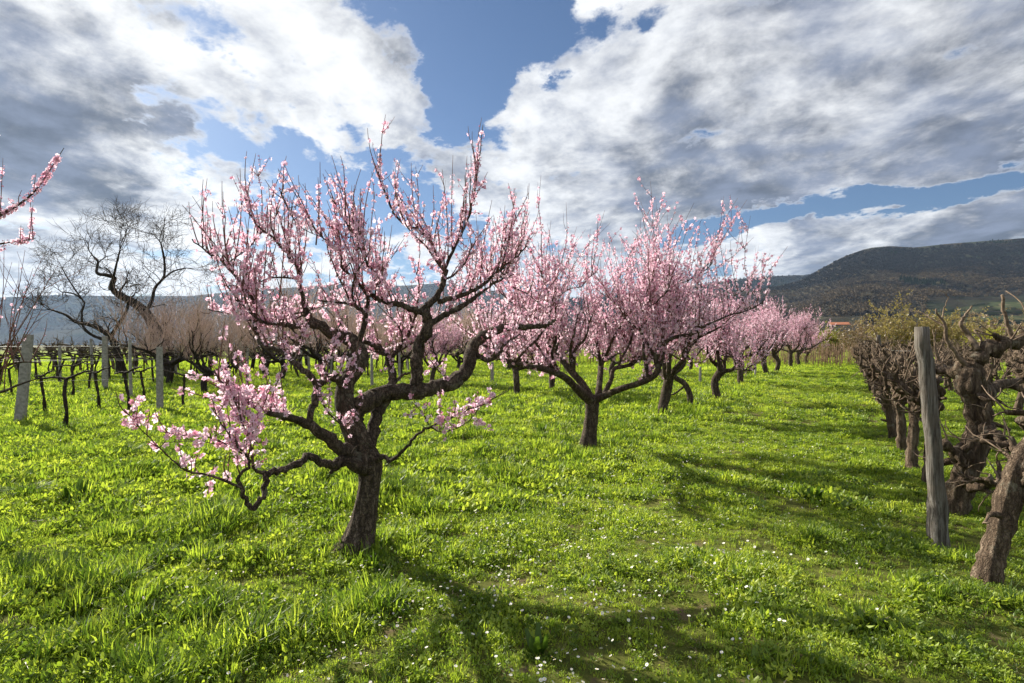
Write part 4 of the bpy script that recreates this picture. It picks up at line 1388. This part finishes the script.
old_tree([
    ([(124, 380, 0, 7), (122, 372, 0, 5.6), (117, 352, 0, 4.6), (111, 338, 0, 4), (103, 331, 0, 3.4), (90, 325, .3, 2.8), (76, 322, .5, 2.4), (66, 315, .8, 2), (52, 310, 1, 1.4)], 6),
    ([(110, 338, 0, 3), (118, 325, -.5, 2.8), (126, 312, -.8, 2.2), (130, 298, -1, 1.5)], 4),
    ([(105, 340, 0, 2.6), (92, 335, 0, 2.2), (83, 326, 0, 1.8), (82, 312, .3, 1.6), (84, 302, .5, 1.4), (74, 294, .5, 1.3), (62, 292, .6, 1)], 5),
    ([(84, 302, .5, 1.4), (70, 282, 1, 1.1), (62, 268, 1, .9)], 4)],
    (123, 376), DA + 1.2, 'lower old bare tree with wide crooked limbs, left of the tallest one', 3, 1.0)

# ------------------------------------------------------------------ old vines on the right
def old_vine(seed, traced=None):
    global rng
    keep = rng; rng = np.random.default_rng(seed)
    gw, ga, gc = Geo(), Geo(), Geo()
    h = 0.95 + .25 * rng.random()
    if traced is None:
        lx, ly = rng.normal(0, .12), rng.normal(0, .18)
        q = [(0, 0, -.05), (lx * .15, ly * .2, .15), (lx * .6 + rng.normal(0, .04), ly * .5 + rng.normal(0, .04), h * .45), (lx, ly, h * .75), (lx * .8, ly * .9, h)]
        s = spline(q, 5); r = np.interp(np.linspace(0, 1, len(s)), [0, .1, .5, .85, 1], [.088, .066, .052, .062, .07]) * (1 + rng.normal(0, .10, len(s)))
        gw.tube(s, r, 18, .06, .5, .09)
        arms = []
        for k_ in range(5):
            sg = 1 if k_ % 2 else -1
            d = unit((rng.normal(0, .28), sg * 1.0, rng.normal(.2, .4))); pts = [s[-1 - int(rng.integers(0, 7))]]
            L_ = .35 + .5 * rng.random()
            for i in range(7):
                d = unit(d + rng.normal(0, .42, 3) + (0, 0, .04)); pts.append(pts[-1] + d * L_ / 7)
            pts = np.array(pts); pts[:, 2] = np.clip(pts[:, 2], .55, 1.55)
            arms.append((spline(pts, 2), .032 + .016 * rng.random()))
    else:
        s, r, arms = traced
        gw.tube(s, r * .78 * (1 + rng.normal(0, .07, len(r))), 34, .035, .5, .10)
    for pts, r0 in arms:
        rr = np.linspace(r0, r0 * .5, len(pts)) * (1 + rng.normal(0, .18, len(pts)))
        ga.tube(pts, rr, 12, .10, .3, .08)
        for k_ in range(5):
            j = int(rng.integers(2, len(pts)))
            d = unit(rng.normal(0, .7, 3) + (0, 0, .5)); L_ = .06 + .16 * rng.random()
            p2 = shoot_path(pts[j], d, L_, 4, .35, .1)
            ga.tube(p2, np.linspace(r0 * .55, r0 * .35, len(p2)), 5, .2)
            for m_ in range(2):
                d2 = unit(d + rng.normal(0, .7, 3)); p3 = shoot_path(p2[-1], d2, .08 + .30 * rng.random() ** 2, 4, .28, .25)
                gc.tube(p3, np.linspace(.007, .003, len(p3)), 4)
        for q_ in range(2):
            j = int(rng.integers(3, len(pts)))
            p3 = shoot_path(pts[j], (rng.normal(0, .3), rng.normal(0, .3), 1), .2 + .35 * rng.random(), 6, .16, .1)
            gc.tube(p3, np.linspace(.011, .004, len(p3)), 5)
    for k_ in range(5):   # stubs and old spurs up the trunk
        j = int(len(s) * (.25 + .7 * rng.random())); j = min(j, len(s) - 1)
        d = unit(rng.normal(0, 1, 3) * (1, 1, .35)); p2 = shoot_path(s[j], d, .10 + .14 * rng.random(), 4, .3, .2)
        ga.tube(p2, np.linspace(.026, .014, len(p2)), 7, .15, .1)
        if rng.random() < .5:
            p3 = shoot_path(p2[-1], unit(d + rng.normal(0, .6, 3)), .1 + .25 * rng.random(), 5, .3, .1)
            gc.tube(p3, np.linspace(.010, .004, len(p3)), 4)
    rng = keep
    return gw, ga, gc


def vine_thing(geos, loc, rz, label, group, sc=1.0, off=None):
    rt = thing('old_vine', label, 'vine', loc, rz, group, sc)
    for g_, nm, mt in zip(geos, ('trunk', 'arms', 'canes'), ('vine_bark', 'vine_bark', 'dead_wood')):
        if g_.V:
            if off is not None: g_.V = [v - off for v in g_.V]
            link(nm, g_.mesh(nm, M[mt]), rt)
    return rt


GR = 'old vines of the row beside the grass lane'
# the two nearest, as in the photograph
Dv = F * EYE / (590 - HOR)
s_, r_ = trace([(983, 602, 0, 19), (985, 588, 0, 16), (992, 560, 0, 14), (1001, 530, 0, 13.5), (1009, 500, 0, 14), (1018, 470, 0, 12.5), (1036, 438, .05, 12), (1056, 405, .1, 13), (1066, 385, .1, 14)], Dv)
arms = []
for rows in ([(1013, 485, 0, 8), (1024, 481, -.05, 7), (1040, 476, -.15, 6), (1062, 478, -.3, 5)], [(1060, 405, .1, 9), (1045, 415, .3, 7), (1020, 420, .5, 5)], [(1064, 390, .1, 10), (1080, 372, .1, 8), (1105, 365, .2, 6)]):
    a, b = trace(rows, Dv); arms.append((gnarl(a, .008), b[0]))
x, y = gpt(985, 590)
vine_thing(old_vine(101, (s_, r_, arms)), (x, y, 0), 0, 'nearest old vine at the right edge, thick bare trunk leaning right', GR, 1, np.array((x, y, 0)))
Dv = F * EYE / (512 - HOR)
s_, r_ = trace([(953, 520, 0, 17), (956, 508, 0, 14.5), (962, 482, 0, 13.5), (972, 455, 0, 15), (979, 428, 0, 13), (976, 405, 0, 13), (968, 387, 0, 12.5), (970, 374, 0, 12), (974, 364, 0, 9)], Dv)
arms = []
for rows in ([(975, 456, 0, 9), (958, 453, -.1, 9), (943, 442, -.2, 8)], [(979, 425, 0, 7), (992, 434, -.2, 6), (1006, 446, -.35, 5.5), (1018, 450, -.5, 5)],
             [(975, 362, 0, 9), (990, 350, 0, 8), (1006, 344, 0, 7), (1024, 340, .05, 6.5), (1050, 338, .1, 6)], [(968, 368, 0, 8), (950, 372, .3, 7), (936, 368, .7, 6), (922, 362, 1.1, 5)],
             [(962, 478, -.05, 6), (975, 487, -.2, 5), (992, 484, -.35, 4.5), (1000, 482, -.45, 4)], [(972, 372, 0, 9), (985, 392, .2, 8), (1000, 385, .5, 6), (1024, 380, .9, 5)]):
    a, b = trace(rows, Dv); arms.append((gnarl(a, .010), b[0]))
geos = old_vine(102, (s_, r_, arms))
for rows in ([(968, 368, 0, 4.0), (958, 356, 0, 3.2), (947, 340, 0, 3.0), (945, 326, 0, 2.6), (936, 309, 0, 1.6)], [(978, 350, 0, 4), (968, 334, .1, 3.6), (961, 324, .1, 3), (966, 314, .1, 2), (972, 306, .1, 1.4)],
             [(1014, 342, 0, 3.6), (1008, 325, 0, 3.2), (1004, 310, 0, 2.8), (1002, 295, 0, 2.4)], [(946, 328, 0, 1.6), (930, 318, .1, 1.4), (918, 311, .2, .9)], [(985, 345, .1, 2), (975, 330, .2, 1.6), (992, 336, .3, 1)], [(942, 320, 0, 1.5), (944, 308, .1, 1.1), (949, 297, .1, .9), (940, 290, .1, .6)]):
    a, b = trace(rows, Dv); geos[2].tube(gnarl(a, .004), b, 6, .08)
x, y = gpt(955, 512)
vine_thing(geos, (x, y, 0), 0, 'twisted old vine with swollen head just behind the weathered post', GR, 1, np.array((x, y, 0)))
# a stub of a felled vine at the right edge
s_, r_ = trace([(1004, 572, .25, 9), (1012, 574, .25, 10), (1024, 579, .2, 11), (1045, 586, .15, 12)], Dv - 1.4)
gg = Geo(); gg.tube(s_, r_, 10, .16)
b = np.array((s_[-1][0], s_[-1][1], 0)); gg.V = [v - b for v in gg.V]
tag(link('fallen_vine_log', gg.mesh('fallen_vine_log', M['vine_bark']), None, tuple(b)), 'short dark gnarled log at the right edge beside the nearest vine', 'log')

vprot = [old_vine(200 + k_) for k_ in range(5)]
vmade = {}
def put_vine(x, y, rz, sc, label, group):
    k_ = int(rng.integers(0, 5))
    if k_ not in vmade:
        vmade[k_] = vine_thing(vprot[k_], (x, y, 0), rz, label, group, sc)
    else:
        dup(vmade[k_], (x, y, 0), rz, sc, label, group)
ROWA = -math.atan(.6)
ys = list(np.arange(6.0, 32.0, .97))
for i, y in enumerate(ys):
    put_vine(.6 * y + .82 + rng.normal(0, .06), y, ROWA + (math.pi if rng.random() < .5 else 0) + rng.normal(0, .15), .98 + .14 * rng.random(), 'gnarled old vine, %s from the near end of the row beside the lane' % ORD[i + 2], GR)
for rr_ in range(1, 5):
    offx = .82 + 2.55 * rr_; i = 0
    y = (offx - .6) / .33 * 0.93
    while y < 36:
        put_vine(.6 * y + offx + rng.normal(0, .08), y, ROWA + (math.pi if rng.random() < .5 else 0), .95 + .18 * rng.random(),
                 'gnarled old vine, %s seen from the right edge in the %s row from the lane' % (ORD[i], ORD[rr_]), 'old vines of the rows further right')
        y += 1.25 + rng.normal(0, .06); i += 1


# ---- posts and wires
def wood_post(h, r, lean, seed):
    g_ = Geo()
    n = 14
    z = np.linspace(-.1, h, n)
    pts = np.stack([lean[0] * z / h, lean[1] * z / h, z], -1) + np.random.default_rng(seed).normal(0, .004, (n, 3))
    g_.tube(pts, r * np.linspace(1.04, .90, n) * np.where(np.arange(n) == n - 1, .93, 1), 16, .035, 0.03)
    # saw-cut top
    return g_


def concrete_post(h, w):
    """square tapering post with chamfered corners and a flat top"""
    g_ = Geo()
    rings = []
    for z, s in ((-.1, 1.0), (h * .5, .95), (h - .02, .88), (h, .80)):
        a = w * .5 * s; c = a * .72
        rings.append([(a, c, z), (c, a, z), (-c, a, z), (-a, c, z), (-a, -c, z), (-c, -a, z), (c, -a, z), (a, -c, z)])
    V = np.array(rings).reshape(-1, 3); q = []
    for i in range(3):
        for k_ in range(8):
            q.append([i * 8 + k_, i * 8 + (k_ + 1) % 8, (i + 1) * 8 + (k_ + 1) % 8, (i + 1) * 8 + k_])
    V = np.vstack([V, [(0, 0, h)]]); t = [[24 + k_, 24 + (k_ + 1) % 8, 32] for k_ in range(8)]
    g_.add(V, q, t)
    return g_


b = np.array((*gpt(942, 551), 0)); d = b[1]
tp_ = P(926, 327, d) - b
rt = link('wooden_post', wood_post(tp_[2], .054, (tp_[0], .03), 3).mesh('wooden_post', M['post'], smooth=True), None, tuple(b))
tag(rt, 'tall grey weathered wooden post leaning left, at the near end of the vine row', 'post', 'posts of the old vine row')
b2 = b + (.06, .16, 0); tp2 = P(937, 384, b2[1]) - b2
rt = link('wooden_post', wood_post(tp2[2], .042, (tp2[0] - .03, .02), 4).mesh('wooden_post', M['post']), None, tuple(b2))
tag(rt, 'shorter wooden stake tucked behind the tall weathered post', 'post', 'posts of the old vine row')
for i, (y, h) in enumerate(((13.6, 1.75), (15.0, 1.7), (21, 1.7), (28, 1.7))):
    o = link('wooden_post', wood_post(h, .055, (rng.normal(0, .05), .03), 10 + i).mesh('wooden_post', M['post']), None, (.6 * y + .84, y, 0))
    tag(o, ['pale weathered post rising among the far vines of the lane row', 'second pale post just behind the first among the far lane vines', 'third pale post far along the lane row of old vines', 'farthest pale post at the end of the lane row'][i], 'post', 'posts of the old vine row')


def wire(p0, p1, z, label, group, mat='wire', r=.0022, sag=.02):
    n = 24
    t = np.linspace(0, 1, n)[:, None]
    a = np.array((*p0, z)); q = np.array((*p1, z))
    pts = a * (1 - t) + q * t; pts[:, 2] -= sag * np.abs(np.sin(t[:, 0] * math.pi * 5))
    g_ = Geo(); g_.tube(pts, np.full(n, r), 4)
    tag(link('trellis_wire', g_.mesh('trellis_wire', M[mat])), label, 'wire', group)


for z, nm in ((1.42, 'upper'), (.95, 'lower')):
    wire((.6 * 7.5 + .84, 7.5), (.6 * 33 + .84, 33), z, '%s trellis wire running through the old vines beside the lane' % nm, 'trellis wires on the right')

# ------------------------------------------------------------------ young vines and posts on the left
def young_vine(seed):
    global rng
    keep = rng; rng = np.random.default_rng(seed)
    gw, ga = Geo(), Geo()
    h = .82 + .1 * rng.random()
    s = spline([(0, 0, -.05), (rng.normal(0, .04), rng.normal(0, .05), h * .35), (rng.normal(0, .06), rng.normal(0, .08), h * .7), (rng.normal(0, .04), rng.normal(0, .05), h)], 4)
    gw.tube(s, np.linspace(.036, .028, len(s)) * (1 + rng.normal(0, .1, len(s))), 8, .1)
    for sg in (-1, 1):
        pts = [s[-1]]; d = unit((0, sg, .35))
        L_ = .75 + .3 * rng.random()
        for i in range(8):
            d = unit(d * (1, 1, .72) + rng.normal(0, .13, 3)); pts.append(pts[-1] + d * L_ / 8)
        pts = np.array(pts)
        ga.tube(spline(pts, 2), np.linspace(.024, .013, 17), 6, .12)
        for k_ in range(4):
            j = int(rng.integers(1, 9)); p2 = shoot_path(pts[j], (rng.normal(0, .5), rng.normal(0, .5), .9), .05 + .12 * rng.random(), 3, .2, .1)
            ga.tube(p2, np.linspace(.010, .006, 4), 4)
    rng = keep
    return gw, ga


yprot = [young_vine(300 + k_) for k_ in range(4)]
ymade = {}
GY = 'young vines on the left'
def put_young(x, y, rz, sc, label):
    k_ = int(rng.integers(0, 4))
    if k_ not in ymade:
        rt = thing('young_vine', label, 'vine', (x, y, 0), rz, GY, sc)
        link('trunk', yprot[k_][0].mesh('trunk', M['young_vine']), rt); link('cordon', yprot[k_][1].mesh('cordon', M['young_vine']), rt)
        ymade[k_] = rt
    else:
        dup(ymade[k_], (x, y, 0), rz, sc, label)


LA = R(68)
for px, py, rz, sc, lab in [
    (64, 430, LA, 1.0, 'nearest young vine with slanting trunk, right of the leftmost thick post'), (45, 413, LA, .95, 'slim young vine close behind the nearest slanting one'), (99, 410, LA, 1, 'young vine with upright hooked trunk between the two pale posts'),
    (129, 414, LA, 1.05, 'dark young vine just left of the pale post nearest the blossom'), (72, 398, LA, 1, 'small young vine behind the slanting one, left of the middle post'), (89, 391, LA, 1, 'small young vine with arms meeting the middle post'),
    (144, 403, LA, .95, 'small young vine close left of the pale post nearest the blossom'), (184, 410, LA, .9, 'young vine right of the pale post nearest the blossom'), (12, 397, LA, .95, 'young vine at the left edge behind the thick post')]:
    x, y = gpt(px, py); put_young(x, y, rz, sc, lab)
for rr_ in range(5):
    for cc_ in range(16):
        y = 17.5 + rr_ * 2.6 + cc_ * .55; x = -24 + cc_ * 1.25 + rr_ * .3 + rng.normal(0, .1)
        px = 512 + F * x / y
        if px < -60 or px > 420: continue
        put_young(x, y, R(-66) + rng.normal(0, .1), 1.05 + .2 * rng.random(), 'young vine, %s from the left in the %s row behind the pale posts' % (ORD[cc_], ORD[rr_]))
# the older vines further back make a dark band below the hills
for rr_ in range(3):
    for cc_ in range(16):
        y = 31 + rr_ * 4.0; x = -34 + cc_ * 1.7 + rng.normal(0, .2)
        px = 512 + F * x / y
        if px < -60 or px > 330: continue
        put_vine(x, y, R(90) + rng.normal(0, .2), 1.15 + .2 * rng.random(), 'dark old vine, %s from the left in the %s row of the far left vineyard' % (ORD[cc_], ORD[rr_]), 'old vines of the far left vineyard')

GP = 'pale posts on the left'
for px, py, top, w, lab in [(20, 421, 334, .165, 'thick weathered post at the left edge among the young vines'), (160, 413, 347, .125, 'pale square post just left of the lower blossom'), (105, 392, 336, .16, 'pale post in front of the lower old bare tree'),
                            (131, 400, 340, .08, 'slim grey post between the two old bare trees'), (372, 388, 346, .09, 'slim pale post left of the dark central fork'), (417, 386, 343, .09, 'pale post seen under the central limb of the nearest tree'),
                            (492, 384, 362, .11, 'short pale post left of the small forked trunk'), (400, 384, 352, .08, 'small pale post behind the twin forks of the nearest tree'), (700, 384, 367, .08, 'short pale stake beyond the curved thin trunk'),
                            (755, 378, 364, .08, 'short pale stake between the far trunks of the main row'), (330, 386, 350, .08, 'slim post behind the bent trunk of the nearest tree'), (247, 389, 348, .08, 'slim post behind the lower blossom spray'), (60, 384, 345, .09, 'slim post behind the slanting young vine')]:
    x, y = gpt(px, py)
    h = EYE + (HOR - top) / F * y
    o = link('vineyard_post', concrete_post(h, w).mesh('vineyard_post', M['concrete'], smooth=False), None, (x, y, 0), R(15 + 40 * rng.random()))
    o.rotation_euler = (rng.normal(0, .02), rng.normal(0, .03), o.rotation_euler[2])
    tag(o, lab, 'post', GP)
pA = gpt(20, 421); pB = gpt(160, 413)
for z, nm in ((.78, 'lower'), (1.2, 'middle'), (1.55, 'upper')):
    ext = (2 * np.array(pB) - np.array(pA))
    wire(pA, pB, z, '%s wire stretched between the thick left post and the pale square post' % nm, 'trellis wires on the left')

for rr_ in range(4):
    a_ = (-24 + rr_ * .3, 17.5 + rr_ * 2.6); b_ = (a_[0] + 15 * 1.25, a_[1] + 15 * .55)
    for z, nm in ((.92, 'lower'), (1.45, 'upper')):
        wire(a_, b_, z, '%s wire along the %s row of young vines behind the pale posts' % (nm, ORD[rr_]), 'trellis wires on the left', 'wire', .004)
    for cc_ in range(4):
        t_ = (cc_ * 4 + rr_) / 15
        if t_ > 1: continue
        x, y = a_[0] + (b_[0] - a_[0]) * t_ + .25, a_[1] + (b_[1] - a_[1]) * t_ + .11
        if -60 < 512 + F * x / y < 430:
            o = link('vineyard_post', concrete_post(1.75, .10).mesh('vineyard_post', M['concrete'], smooth=False), None, (x, y, 0))
            o.rotation_euler = (rng.normal(0, .03), rng.normal(0, .04), rng.random())
            tag(o, 'slim pale vineyard post, %s from the left in the %s row of young vines' % (ORD[cc_], ORD[rr_]), 'post', GP)

# ------------------------------------------------------------------ shrubs and canes at the end of the lane
def shrub(nst, spread, h, leafm, nleaf, lsz, twm='grey_twig'):
    gt, gl = Geo(), Geo()
    for i in range(nst):
        a = rng.random() * 6.28; rr = math.sqrt(rng.random())
        p = np.array((math.cos(a) * rr * spread * .35, math.sin(a) * rr * spread * .35, 0))
        d = unit((math.cos(a) * rr * .75, math.sin(a) * rr * .75, 1.0)); hh = h * (1 - .38 * rr * rr) * (.75 + .3 * rng.random())
        pts = shoot_path(p, d, hh, 7, .08, .05)
        gt.tube(pts, np.linspace(.035, .008, len(pts)), 3)
        for k_ in range(5):
            j = int(rng.integers(2, 8)); q = shoot_path(pts[j], unit(rng.normal(0, .6, 3) + (0, 0, .6)), hh * .3 * (.5 + rng.random()), 4, .12, .1)
            gt.tube(q, np.linspace(.012, .005, len(q)), 3)
            for m_ in range(nleaf):
                c = q[int(rng.integers(0, 5))] + rng.normal(0, .10, 3)
                u_ = unit(rng.normal(size=3)); w_ = unit(np.cross(u_, rng.normal(size=3))); s = lsz * (.6 + .8 * rng.random())
                gl.add([c - u_ * s, c + w_ * s * .45, c + u_ * s, c - w_ * s * .45], q=[[0, 1, 2, 3]])
    return gt, gl


def put_shrub(px, top, D, wpx, leafm, nm, label, nst=46, nleaf=8, twm='grey_twig'):
    h = EYE + (HOR - top) / F * D; sp = wpx / 2 / F * D
    gt, gl = shrub(nst, sp, h, leafm, int(nleaf * 2.2), .11)
    x = (px - 512) / F * D
    rt = thing(nm, label, 'shrub', (x, D, 0), 0, 'shrubs at the end of the lane')
    link('stems', gt.mesh('stems', M[twm]), rt); link('foliage', gl.mesh('foliage', M[leafm], smooth=False), rt)


put_shrub(905, 304, 58, 75, 'willow', 'willow_shrub', 'tall yellowish willow shrub above the far end of the lane row', 80, 12, 'cane')
put_shrub(942, 310, 55, 55, 'willow', 'willow_shrub', 'yellowish willow shrub just left of the weathered post top', 60, 11, 'cane')
put_shrub(829, 330, 66, 38, 'green_shrub', 'round_shrub', 'low rounded yellow-green shrub right of the last peach trees', 50, 11, 'cane')
put_shrub(862, 320, 62, 36, 'tan_shrub', 'twiggy_shrub', 'tan twiggy shrub left of the tall willow', 50, 9, 'cane')
put_shrub(978, 317, 58, 46, 'tan_shrub', 'twiggy_shrub', 'tan twiggy shrub right of the weathered post behind the vines', 60, 9, 'cane')
put_shrub(1008, 321, 56, 40, 'tan_shrub', 'twiggy_shrub', 'tan twiggy shrub behind the upright cane at the right edge', 50, 9, 'cane')
put_shrub(1040, 322, 60, 44, 'willow', 'willow_shrub', 'yellowish shrub at the right edge behind the vines', 50, 9, 'cane')
put_shrub(990, 328, 50, 40, 'green_shrub', 'round_shrub', 'low yellow-green shrub behind the right-hand vines', 40, 9, 'cane')

gc = Geo()
for i in range(1500):
    y = 38 + 16 * rng.random(); px = 560 + 330 * rng.random() ** .8
    x = (px - 512) / F * y
    gc.tube(shoot_path((x, y, -.02), (rng.normal(0, .07), rng.normal(0, .07), 1), 1.1 + .7 * rng.random(), 3, .05, 0), np.linspace(.016, .007, 4), 3)
tag(link('dry_canes', gc.mesh('dry_canes', M['cane'])), kind='stuff')

# ------------------------------------------------------------------ clumps and broad-leaved plants in the grass
def clump(n, h, rad):
    g_ = Geo()
    for i in range(n):
        a = rng.random() * 6.28; rr = rad * math.sqrt(rng.random())
        blade(g_, np.array((math.cos(a) * rr, math.sin(a) * rr, -.01)), a + rng.normal(0, .5), h * (.6 + .5 * rng.random()), .007, .3 + .9 * rng.random())
    return g_.mesh('grass_clump', M['clump'], smooth=False)


for px, py, h, rad, lab in [(28, 497, .20, .13, 'dark tall grass clump at the left edge of the meadow'), (126, 462, .20, .14, 'dark grass clump below the left vine posts'), (401, 498, .24, .12, 'dark tall grass clump right of the nearest trunk'),
                            (420, 446, .18, .15, 'dark grass clump below the low right twig of the nearest tree'), (506, 413, .22, .2, 'grass clump at the foot of the small forked trunk'), (542, 412, .22, .2, 'grass clump between the two back row trunks'),
                            (570, 444, .22, .12, 'grass clump left of the second trunk'), (622, 404, .2, .2, 'grass clump behind the second trunk'), (733, 408, .22, .25, 'dark grass clump right of the fourth trunk'), (268, 452, .2, .15, 'dark grass clump under the lower blossom spray')]:
    x, y = gpt(px, py)
    tag(link('grass_clump', clump(220, h, rad), None, (x, y, float(hgt(x, y)))), lab, 'grass clump', 'dark grass clumps')


def dock(n, ln):
    g_ = Geo()
    for i in range(n):
        leaf(g_, np.array((rng.normal(0, .015), rng.normal(0, .015), .0)), rng.random() * 6.28, R(15 + 50 * rng.random()), ln * (.6 + .6 * rng.random()), ln * .32)
    return g_.mesh('dock_plant', M['clump'], smooth=True)


for px, py, ln, lab in [(76, 498, .20, 'broad-leaved plant in the grass left of the low blossom spray'), (812, 500, .17, 'broad-leaved plant in the lane left of the weathered post'), (536, 652, .13, 'broad-leaved plant in the shade of the nearest tree'),
                        (540, 432, .2, 'broad-leaved plant left of the second trunk')]:
    x, y = gpt(px, py)
    tag(link('dock_plant', dock(15, ln), None, (x, y, float(hgt(x, y)))), lab, 'plant', 'broad-leaved plants in the grass')


# ------------------------------------------------------------------ the far house and the terraces on the slope
def on_hill(px, py):
    """first point of the near hill seen at a pixel"""
    u = (px - 512) / F; g = (HOR - py) / F
    j = int(round((px - 560) / (1900 - 560) * 159))
    col = HR[:, j]
    for i in range(1, col.shape[0]):
        if (col[i, 2] - EYE) / col[i, 1] > g:
            return np.array((u * col[i, 1], col[i, 1], EYE + g * col[i, 1]))
    return None


hp = on_hill(838, 326)
print('house at', hp)
s = hp[1] / F      # metres per pixel there
rt = thing('house', 'small far house with orange tiled roof below the wooded hill', 'house', tuple(hp - (0, 3, 1.5 * s)), R(-12))
Wd, Dp, Hh, Rf = 8.2 * s, 5 * s, 2.6 * s, 2.3 * s
M['wall'] = simple('far_house_wall', (0.17, 0.145, 0.115), (0.22, 0.19, 0.15), 1, .95, 0)
M['tile'] = simple('orange_roof_tile', (0.36, 0.13, 0.06), (0.46, 0.18, 0.09), 1.5, .9, .2)
M['dark_window'] = simple('dark_window', (0.03, 0.03, 0.035), (0.05, 0.05, 0.05), 1, .3, 0)
g_ = Geo()
bx8 = np.array([(sx * Wd, sy * Dp, z) for z in (-3, Hh) for sx, sy in ((-1, -1), (1, -1), (1, 1), (-1, 1))])
g_.add(np.vstack([bx8, [(-Wd, 0, Hh + Rf), (Wd, 0, Hh + Rf)]]), q=[[0, 1, 5, 4], [1, 2, 6, 5], [2, 3, 7, 6], [3, 0, 4, 7]], t=[[4, 7, 8], [5, 9, 6]])
link('wall', g_.mesh('wall', M['wall'], smooth=False), rt)
g_ = Geo()
e = .6 * s; th = .35 * s
for sg in (-1, 1):
    lo = np.array((0, sg * (Dp + e), Hh - Rf * e / Dp)); hi = np.array((0, 0, Hh + Rf))
    q = []
    for dz in (.08 * s, .08 * s + th):
        for sx in (-1, 1):
            q += [lo + (sx * (Wd + e), 0, dz), hi + (sx * (Wd + e), 0, dz)]
    g_.add(q, q=[[0, 1, 3, 2], [4, 6, 7, 5], [0, 2, 6, 4], [0, 4, 5, 1], [2, 3, 7, 6], [1, 5, 7, 3]])
link('roof', g_.mesh('roof', M['tile'], smooth=False), rt)
for kx in (-.6, -.1, .45):
    g_ = Geo(); c = np.array((kx * Wd, -Dp - .02 * s, Hh * .5)); w_ = .7 * s
    g_.add([c + (-w_, 0, -w_), c + (w_, 0, -w_), c + (w_, 0, w_), c + (-w_, 0, w_), c + (-w_, .3, -w_), c + (w_, .3, -w_), c + (w_, .3, w_), c + (-w_, .3, w_)], q=[[0, 1, 2, 3], [0, 4, 5, 1], [1, 5, 6, 2], [2, 6, 7, 3], [3, 7, 4, 0]])
    link('window', g_.mesh('window', M['dark_window'], smooth=False), rt)

# terraced vineyard on the slope at the right
us = np.linspace(935, 1250, 40); vs = np.linspace(327, 303, 14)
V = np.zeros((14, 40, 3))
for i, py in enumerate(vs):
    for j, px in enumerate(us):
        py_ = py - (0 if px > 990 else (990 - px) * -.18 * (i / 13))
        q = on_hill(px, py_)
        V[i, j] = q * .985 + np.array((0, 0, EYE * .015 + 2.0))
idx = np.arange(14 * 40).reshape(14, 40)
q = np.stack([idx[:-1, :-1], idx[:-1, 1:], idx[1:, 1:], idx[1:, :-1]], -1).reshape(-1, 4)
tag(link('terraced_field', mesh_np('terraced_field', V.reshape(-1, 3), [q], [M['field']])), kind='structure')
